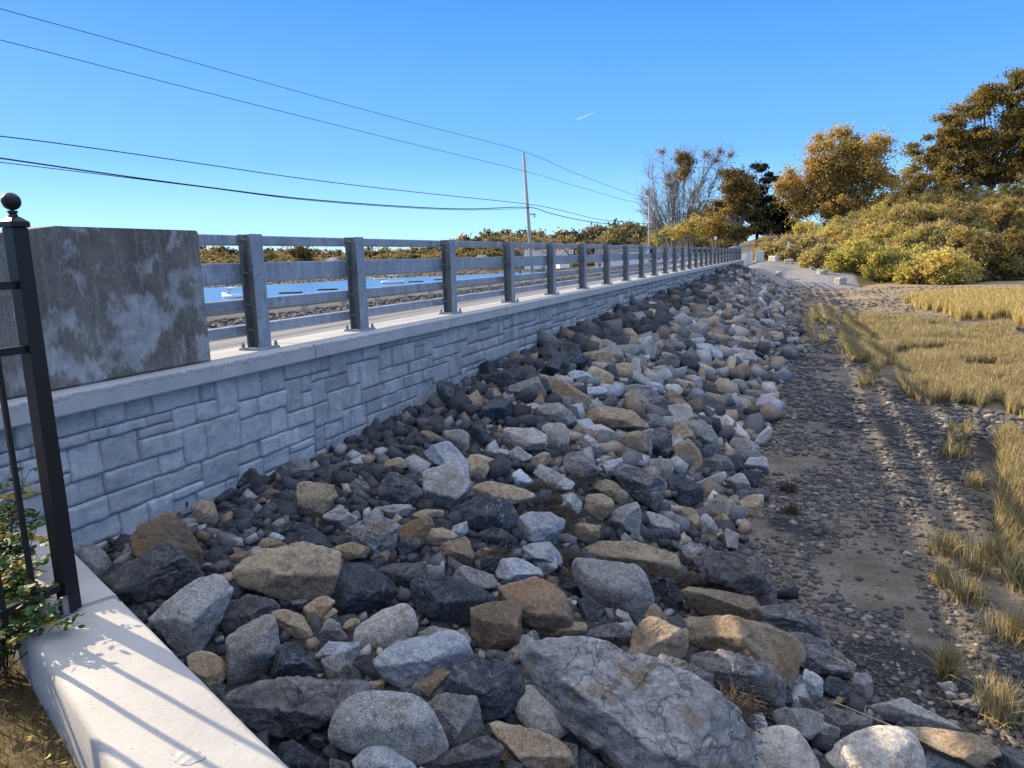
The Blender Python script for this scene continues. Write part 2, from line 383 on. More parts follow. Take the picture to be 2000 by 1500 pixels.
# value noise in numpy
PERM = rng.random((64, 64, 64)).astype(np.float32)
def vnoise(P):
    i = np.floor(P).astype(int); f = P - i; f = f * f * (3 - 2 * f); r = 0
    for dx in (0, 1):
        wx = f[:, 0] if dx else 1 - f[:, 0]
        for dy in (0, 1):
            wy = f[:, 1] if dy else 1 - f[:, 1]
            for dz in (0, 1):
                wz = f[:, 2] if dz else 1 - f[:, 2]
                r = r + wx * wy * wz * PERM[(i[:, 0] + dx) % 64, (i[:, 1] + dy) % 64, (i[:, 2] + dz) % 64]
    return r * 2 - 1
def fbm(P, o=4, g=.5):
    r = 0; a = 1
    for k in range(o): r = r + a * vnoise(P * 2.03 ** k + 17.3 * k); a *= g
    return r
def ico(n):
    b = bmesh.new(); bmesh.ops.create_icosphere(b, subdivisions=n, radius=1)
    V = np.array([v.co[:] for v in b.verts]); F = np.array([[v.index for v in f.verts] for f in b.faces]); b.free(); return V, F
ICO = {n: ico(n) for n in (1, 2, 3, 4, 5, 6)}
def inpoly(P, poly):
    x, y = P[:, 0], P[:, 1]; r = np.zeros(len(P), bool); n = len(poly)
    for i in range(n):
        x1, y1 = poly[i]; x2, y2 = poly[(i + 1) % n]
        if y1 == y2: continue
        c = ((y1 > y) != (y2 > y)) & (x < (x2 - x1) * (y - y1) / (y2 - y1) + x1); r ^= c
    return r
def segdist(P, a, b):
    a = np.array(a, float); b = np.array(b, float); d = b - a
    t = np.clip(((P - a) @ d) / (d @ d), 0, 1); return np.linalg.norm(P - a - t[:, None] * d, axis=1), t

# ------------------------------------------------------------------ terrain
BEACH = -3.25; WATER_Z = -4.3; GRASS_Z = -1.85; ROAD_Z = -1.5
WP = np.array([-1.40, 1.605]); WD_ = np.array([.911, -.412]); WN = np.array([.412, .911])
WPOLY = [tuple(atz(*p, -4.3)[:2]) for p in [(-900, 640), (0, 580), (400, 562), (600, 552), (700, 546), (860, 539), (1000, 533), (1055, 529.5)]] + [(-40, 190), (-26, 120), (-18, 80), (-17.2, 50), (-17, 20), (-17, -60), (-900, -60)]
RCL = [(-8.3, 68, -1.5), (-8.1, 76, -1.5), (-6.3, 87, -.95), (-2.5, 98, .1), (4, 107, 1.3), (13, 114, 2.4), (30, 122, 4.5)]
def H(x, y):
    x = np.asarray(x, float); y = np.asarray(y, float)
    P = np.stack([x, y], -1).reshape(-1, 2); X, Y = P[:, 0], P[:, 1]
    nz = fbm(np.stack([X * .35, Y * .35, X * 0 + 3], 1), 4) * .05 + vnoise(np.stack([X * .06, Y * .06, X * 0], 1)) * .08
    near = np.clip((40 - np.hypot(X, Y)) / 20, 0, 1)
    # far / hill profile on the right
    yb = np.interp(X, [-6, 0, 2, 5, 7.5, 10, 12, 16, 21, 40, 80], [60, 65, 66, 69, 75, 73, 72, 76, 86, 108, 130])
    sl = np.interp(X, [-6, 0, 5, 7.5, 10, 25, 50], [.08, .085, .10, .15, .19, .30, .32])
    rise = np.clip(Y - yb, 0, 60) * sl; cap_ = np.interp(X, [-6, 0, 6, 15, 26, 40], [3.5, 4.5, 6.8, 8.5, 11.3, 12]); rise = cap_ * np.tanh(rise / cap_ * 1.15)
    base = BEACH + nz + rise
    ridge = np.interp(X, [-4.2, -2, 1, 3, 6], [1, 1, .4, .1, 0]) * np.interp(Y, [56, 74, 80, 90], [0, 1.9, 1.9, 0])
    
    # riprap slope
    dx = X + 4.38
    zb = np.interp(Y, [3, 5.6, 9, 13.5, 25, 64, 74], [-1.88, -1.90, -1.78, -1.62, -1.55, -1.15, -1.1])
    L = np.interp(Y, [7, 9, 17, 25, 45, 60, 74], [3.6, 3.5, 3.7, 4.2, 4.3, 4.2, 3.5])
    t = np.clip(dx / L, 0, 1)
    main = zb + (BEACH - .12 - zb) * t
    main = main + np.sin(np.pi * np.clip(t, 0, 1)) * np.interp(Y, [5, 12, 22], [.34, .26, .12])
    main = np.where(Y > 76, -99, main)
    dw = (X - WP[0]) * WN[0] + (Y - WP[1]) * WN[1]
    sw_ = (X - WP[0]) * WD_[0] + (Y - WP[1]) * WD_[1]
    wing = np.where((dw > -.2) & (Y < 12), np.interp(dw, [0, 1, 2, 3, 3.5, 4.3, 5], [-2.12, -2.18, -2.34, -2.6, -2.82, -3.28, -3.37]) - .22 * np.clip(sw_ + .5, 0, 2), -99)
    rip = np.maximum(main, wing)
    out = np.maximum(base, rip)
    # photographer's lawn behind the wing wall
    out = np.where((dw <= -.2) & (X > -4.6) & (Y < 12), GRASS_Z + nz * .4, out)
    # road platform and the sea side
    plat = np.where(X > -13.6, ROAD_Z - .03, ROAD_Z - .05 - np.clip((-13.6 - X) / 4.5, 0, 1) * 3.4)
    left = X < -4.6
    land = -2.9 + np.clip(Y - 60, 0, 200) * .004
    outl = np.where(Y > 70, np.maximum(plat, np.where(X < -14, land + np.clip(Y - 66, 0, 30) * .05, ROAD_Z - .03)), plat)
    out = np.where(left, outl, out)
    # far shores
    inw = inpoly(P, WPOLY); dm = np.full(len(P), 1e9)
    for i in range(len(WPOLY)):
        d, _ = segdist(P, WPOLY[i], WPOLY[(i + 1) % len(WPOLY)]); dm = np.minimum(dm, d)
    out = np.where(inw, np.minimum(out, WATER_Z - np.clip(dm * .12, 0, 3)), out)
    farl = left & (~inw) & ((Y > 76) | (X < -19))
    farz = WATER_Z + .9 * np.clip(dm / 9, 0, 1) + np.clip(dm - 40, 0, 140) * .012
    out = np.where(farl & (X < -14), np.minimum(farz, 4), out)
    out = np.where(left & (Y > 86) & (X > -14), np.maximum(out, -1.5 + (Y - 86) * .03), out)
    # rising road bed
    dm = np.full(len(P), 1e9); rz = np.zeros(len(P))
    for a, b in zip(RCL, RCL[1:]):
        d, tt = segdist(P, a[:2], b[:2]); z = a[2] + (b[2] - a[2]) * tt
        rz = np.where(d < dm, z, rz); dm = np.minimum(dm, d)
    w = np.clip((7.5 - dm) / 3.0, 0, 1); w = np.where(Y > 70, w, 0)
    out = out * (1 - w) + (rz - .08) * w
    return out.reshape(x.shape)
def Hs(x, y): return float(H(np.array([x]), np.array([y]))[0])
gx = np.unique(np.concatenate([np.linspace(-1500, -200, 14), np.linspace(-200, -40, 33), np.linspace(-40, -14, 27), np.linspace(-14, -5, 14), np.arange(-5, 4.01, .14), np.arange(4, 14, .4), np.arange(14, 60, 2), np.linspace(60, 300, 20), np.linspace(300, 1500, 8)]))
gy = np.unique(np.concatenate([np.linspace(-300, -10, 10), np.linspace(-10, 0, 11), np.arange(0, 14, .14), np.arange(14, 40, .4), np.arange(40, 130, 1.0), np.arange(130, 300, 6), np.linspace(300, 2500, 20)]))
GX, GY = np.meshgrid(gx, gy, indexing='ij'); GZ = H(GX, GY)
V = np.stack([GX, GY, GZ], -1).reshape(-1, 3); nx, ny = len(gx), len(gy)
I = np.arange(nx * ny).reshape(nx, ny)
F = np.stack([I[:-1, :-1], I[1:, :-1], I[1:, 1:], I[:-1, 1:]], -1).reshape(-1, 4)
X, Y, Z = V.T
dwv = (X - WP[0]) * WN[0] + (Y - WP[1]) * WN[1]
rr_ = ((X > -4.6) & (dwv > -.3) & (Z > BEACH + .02) & (Y < 72) & (X < 4)).astype(float)
rr_ = np.maximum(rr_, ((dwv > -.3) & (dwv < 4.5) & (Y < 9) & (X < 5)).astype(float)); rr_ = np.maximum(rr_, ((X < -13) & (X > -17.5) & (Y < 70)).astype(float))
yb_ = np.interp(X, [-6, 0, 2, 5, 7.5, 10, 12, 16, 21, 40, 80], [60, 65, 66, 69, 75, 73, 72, 76, 86, 108, 130])
vg = ((X > 5.5) & (Y > yb_ - 1) | ((X <= 5) & (X > -5) & (Y > 84)) | (X < -19) | ((dwv < -.3) & (Y < 8) & (X > -4.6)) | (Y > 110)).astype(float)
rp = ((X > -4.6) & (X < 5.5) & (Y > 66.5 - .3 * X) & (Y < 84)).astype(float)
ground = mesh_np('ground', V, F, M_GROUND, region=np.stack([rr_, vg * (1 - rp), rp], 1)); ground['kind'] = 'structure'
wv = np.array([(-900, -60, WATER_Z), (-10, -60, WATER_Z), (-10, 700, WATER_Z), (-900, 700, WATER_Z)])
water_o = mesh_np('water', wv, [(0, 1, 2, 3)], M_WATER, smooth=False); water_o['kind'] = 'structure'

# ------------------------------------------------------------------ road
mb = MB(); mb.box(-11.7, -4.9, -25, 68, ROAD_Z - .2, ROAD_Z + .004); road = mb.build('road', M_ASPH); road['kind'] = 'structure'
def ribbon(cl, off0, off1, dz, name, mat):
    pts = np.array(cl, float); tt = np.linspace(0, len(pts) - 1, 60); Q = np.stack([np.interp(tt, range(len(pts)), pts[:, k]) for k in range(3)], 1)
    T = np.gradient(Q, axis=0)[:, :2]; T /= np.linalg.norm(T, axis=1)[:, None]; N = np.stack([T[:, 1], -T[:, 0]], 1)
    A = Q.copy(); A[:, :2] += N * off0; B = Q.copy(); B[:, :2] += N * off1; A[:, 2] += dz; B[:, 2] += dz
    Vv = np.concatenate([A, B]); n = len(Q); Ff = [(i, n + i, n + i + 1, i + 1) for i in range(n - 1)]
    return mesh_np(name, Vv, Ff, mat, smooth=False)
r2 = ribbon(RCL, -3.4, 3.4, .008, 'road', M_ASPH); r2['kind'] = 'structure'
mb = MB()
for xx in (-8.75, -8.55): mb.box(xx, xx + .11, -25, 75, ROAD_Z + .0045, ROAD_Z + .009)
yl = mb.build('road_marking', M_YEL); yl['kind'] = 'structure'
mb = MB(); mb.box(-12.02, -11.7, -25, 78, ROAD_Z - .1, ROAD_Z + .16, .015); kb = mb.build('kerb', M_KERB); kb['kind'] = 'structure'

# ------------------------------------------------------------------ retaining wall
WX = -4.38; WY0, WY1 = 2.62, 72.4
wall = empty('retaining_wall', (WX, 0, -1.9), 'long pale concrete retaining wall with a cast stone block pattern beside the rocks', 'wall')
wall_loc = Vector((WX, 0, -1.9))
def child(o, root): 
    o.parent = root; o.matrix_parent_inverse = Matrix.Identity(4); o.location = Vector(o.location) - root.location; return o
cu, cv = .078, .078; zt = -.905; nrow = 19
ncol = int((WY1 - WY0) / cu); occ = np.zeros((ncol, nrow), bool); WT = []; VV = []; FF = []; nv = 0
joints = [5.75 + 5.1 * k for k in range(-2, 14)]; jc = {int((j - WY0) / cu) for j in joints}
for i in range(ncol):
    for j in range(nrow):
        if occ[i, j]: continue
        w = random.choice([2, 3, 3, 4, 4, 5, 6]); h = random.choice([1, 2, 2, 2, 3, 3, 3, 4])
        if h == 1: w = max(w, 3)
        run = 0
        while j + run < nrow and not occ[i, j + run]: run += 1
        if run - h == 1: h = run if h < 4 else h - 1
        ww = 0
        while ww < w and i + ww < ncol and not occ[i + ww, j] and not (ww > 0 and (i + ww) in jc): ww += 1
        hh = 0
        while hh < h and j + hh < nrow and not occ[i:i + ww, j + hh].any(): hh += 1
        occ[i:i + ww, j:j + hh] = True
        y0, y1 = WY0 + i * cu, WY0 + (i + ww) * cu; z1, z0 = zt - j * cv, zt - (j + hh) * cv
        dist = y0; res = .025 if dist < 9 else (.05 if dist < 18 else .12)
        e = .007
        us = np.concatenate([[0, e], np.linspace(e, y1 - y0 - e, max(2, int((y1 - y0) / res)) + 1)[1:-1], [y1 - y0 - e, y1 - y0]])
        vs = np.concatenate([[0, e], np.linspace(e, z1 - z0 - e, max(2, int((z1 - z0) / res)) + 1)[1:-1], [z1 - z0 - e, z1 - z0]])
        U, W_ = np.meshgrid(us, vs, indexing='ij'); P = np.stack([U * 0, U + y0, W_ + z0], -1).reshape(-1, 3)
        edge = ((U <= 0) | (U >= y1 - y0) | (W_ <= 0) | (W_ >= z1 - z0)).ravel()
        off = .016 + random.uniform(-.006, .008); tl = random.uniform(-.03, .03); tm = random.uniform(-.05, .05)
        dd = off + tl * (P[:, 1] - y0) + tm * (P[:, 2] - z0) + .008 * fbm(P * 9 + i * 3.1, 4, .6) + .004 * vnoise(P * 45)
        wob = .005 * vnoise(P * 9 + 5); wob2 = .004 * vnoise(P * 9 + 55)
        P[:, 1] += wob; P[:, 2] += wob2
        P[:, 0] = np.where(edge, -.019, np.maximum(dd, -.004))
        a, b_ = len(us), len(vs); I = np.arange(a * b_).reshape(a, b_) + nv
        FF.append(np.stack([I[:-1, :-1], I[1:, :-1], I[1:, 1:], I[:-1, 1:]], -1).reshape(-1, 4)); VV.append(P); nv += len(P); WT.append(np.full((len(P), 3), random.uniform(.84, 1.12) * (.90 if y0 > 5.7 else 1.03)))
Vw = np.concatenate(VV); Vw[:, 2] += 1.9
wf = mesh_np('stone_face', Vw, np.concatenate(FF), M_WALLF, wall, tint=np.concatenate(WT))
mb = MB(); mb.box(-.5, -.0195, WY0, WY1 + .5, -.6, 1.9 - .90); core = mb.build('wall_core', M_WALLC, wall)
ys = [2.61] + [5.75 + 5.1 * k for k in range(14)]; ys = [y for y in ys if y < 72.5] + [72.9]
for a, b_ in zip(ys, ys[1:]):
    mb = MB(); g = .008
    prof = [(-.55, -.90), (.015, -.90), (.02, -.905), (.08, -.905), (.085, -.895), (.085, -.80), (.075, -.772), (.05, -.76), (-.55, -.76)]
    prof = [(p[0], p[1] + 1.9) for p in prof]
    # denser along y for a slightly uneven top
    mb.prism(prof, 1, a + g, b_ - g); mb.build('cap_stone', M_CAP, wall)
# end block on the cap
blk = empty('concrete_end_block', (-4.6, 3, -.76), 'stained dark concrete end block with pale drip marks standing on the wall cap', 'concrete block')
mb = MB(); pts = [(4.55, -.757), (4.55, .277), (4.535, .292), (3.34, .292), (2.64, .19), (2.64, -.757)]
mb.prism([(p[0] - 3, p[1] + .76) for p in pts], 0, -.20, .175)
bmesh.ops.bevel(mb.bm, geom=[e for e in mb.bm.edges if abs(e.verts[0].co.x - e.verts[1].co.x) < .01], offset=.015, segments=2, affect='EDGES')
mb.build('block_body', M_PANEL, blk)
# ------------------------------------------------------------------ railing
rail = empty('bridge_railing', (-4.6, 5.33, -.76), 'long galvanised steel four-bar railing on the wall cap beside the road', 'railing')
def post_parts(root):
    mb = MB()
    W2 = .076; D = .15
    mb.box(.075 - .012, .075, -W2, W2, .02, 1.045, .003)
    outer = mb.build('post_flange', M_GALV, root)
    mb = MB(); mb.box(-.075, -.0635, -W2, W2, .02, 1.045, .003); mb.box(-.063, .0625, -.005, .005, .02, 1.045)
    web = mb.build('post_web', M_WEB, root)
    mb = MB(); mb.box(-.125, .125, -.135, .135, .001, .021, .003); bp = mb.build('base_plate', M_GALV, root)
    mb = MB()
    for sx in (-.1, .1):
        for sy in (-.105, .105):
            mb.tube([(sx, sy, .021), (sx, sy, .055)], .017, 6); mb.tube([(sx, sy, .055), (sx, sy, .07)], .009, 8)
    mb.build('anchor_bolts', M_BOLT, bp)
    for z in (.995, .70, .41, .18):
        mb = MB()
        for sy in (-.045, .045): mb.tube([(-.063, sy, z), (-.045, sy, z)], .014, 6); mb.tube([(-.045, sy, z), (-.015, sy, z)], .008, 8)
        mb.build('rail_bolt', M_BOLT, web)
PY = [5.33, 7.01] + [7.01 + 2.371 * k for k in range(1, 28)]
p0 = empty('railing_post', (0, 0, 0)); p0.parent = rail; post_parts(p0)
for y in PY[1:]:
    q = copy_tree(p0, rail); q.location = (0, y - 5.33, 0)
for nm, z0, z1 in (('top_rail', .947, 1.04), ('wide_rail', .603, .793), ('middle_rail', .36, .46), ('bottom_rail', .13, .225)):
    for a, b_ in ((4.56, 16.4), (16.42, 35.4), (35.42, 54.4), (54.42, 71.3)):
        mb = MB(); mb.box(-.18, -.078, a - 5.33, b_ - 5.33, z0, z1, .012); o = mb.build(nm, M_GALV, rail)

# ------------------------------------------------------------------ wing wall
wing = empty('wing_wall', (WP[0], WP[1], -1.85), 'pale concrete wing wall coping running from the fence post to the lower edge', 'wall')
def wpt(t, d, z): return (WD_[0] * t + WN[0] * d, WD_[1] * t + WN[1] * d, z + 1.85)
def coping(t0, t1, zt_, name, w0=-.40, w1=0.0):
    prof = [(w0 + .03, zt_ - .7), (w0, zt_ - .7), (w0, zt_ - .03), (w0 + .012, zt_ - .008), (w0 + .03, zt_), (w1 - .025, zt_), (w1 - .008, zt_ - .008), (w1, zt_ - .025), (w1, zt_ - 1.1)]
    n = 60; ts = np.linspace(t0, t1, n)
    Vv = []; 
    for t in ts:
        for d, z in prof: Vv.append(wpt(t, d, z))
    m = len(prof); Ff = [(i * m + k, (i + 1) * m + k, (i + 1) * m + k + 1, i * m + k + 1) for i in range(n - 1) for k in range(m - 1)]
    Vv = np.array(Vv); nzz = .004 * vnoise(Vv * 6) ; Vv[:, 2] += np.where(Vv[:, 2] > zt_ + 1.8, nzz, 0)
    o = mesh_np(name, Vv, Ff, M_COPE, wing, smooth=False); 
    # end caps
    mb = MB()
    for t in (t0, t1):
        mb.bm.faces.new([mb.bm.verts.new(wpt(t, d, z)) for d, z in prof])
    e = mb.build('coping_end', M_COPE, o); return o
tj = -1.72
coping(-3.32, tj - .035, -1.548, 'coping'); coping(tj + .035, 4.5, -1.552, 'coping'); coping(tj - .036, tj + .036, -1.562, 'joint_filler', -.395, -.004)

P_ = atz(368, 1478, -1.55); mb = MB(); mb.ball((0, 0, 0), .052, 1.0, .7, .045, sub=4)
for v_ in mb.bm.verts: v_.co.x *= 1 + .18 * math.sin(5 * math.atan2(v_.co.y, v_.co.x)); v_.co.z += .0012 * math.sin(v_.co.x * 160)
mp_ = mb.build('mortar_patch', M_COPE, wing, loc=(P_[0] - WP[0], P_[1] - WP[1], -1.5505 + 1.85), smooth=True)
# ------------------------------------------------------------------ black fence
FX, FY = -3.08, 2.14
fence = empty('iron_fence', (FX, FY, -1.55), 'black metal picket fence with ball-topped end post on the wing wall coping', 'fence')
mb = MB(); mb.box(-.034, .034, -.034, .034, .003, 1.74, .004); fp = mb.build('fence_post', M_BLACK, fence)
mb = MB(); mb.box(-.041, .041, -.041, .041, 1.741, 1.765, .004)
v0 = mb.box(-.038, .038, -.038, .038, 1.765, 1.785); 
for v in v0:
    if v.co.z > 1.78: v.co.x *= .45; v.co.y *= .45
mb.tube([(0, 0, 1.785), (0, 0, 1.80), (0, 0, 1.806)], [.02, .014, .012], 12); mb.tube([(0, 0, 1.80), (0, 0, 1.81)], .019, 12); mb.ball((0, 0, 1.848), .037, sub=3)
mb.build('ball_finial', M_BLACK, fp, smooth=False)
for z in (1.50, 1.225, .13):
    mb = MB(); mb.box(-.014, .014, -3.6, -.034, z - .017, z + .017, .003); mb.build('fence_rail', M_BLACK, fence)
mb = MB(); mb.box(.022, .036, -.058, -.03, .002, .09, .002); mb.box(-.0, .05, -.075, -.035, .002, .008); mb.build('mounting_bracket', M_BOLT, fence)
yy = -.155
while yy > -3.5:
    mb = MB(); mb.box(-.0095, .0095, yy - .0095, yy + .0095, .04, 1.66, .002); mb.build('picket', M_BLACK, fence); yy -= .135

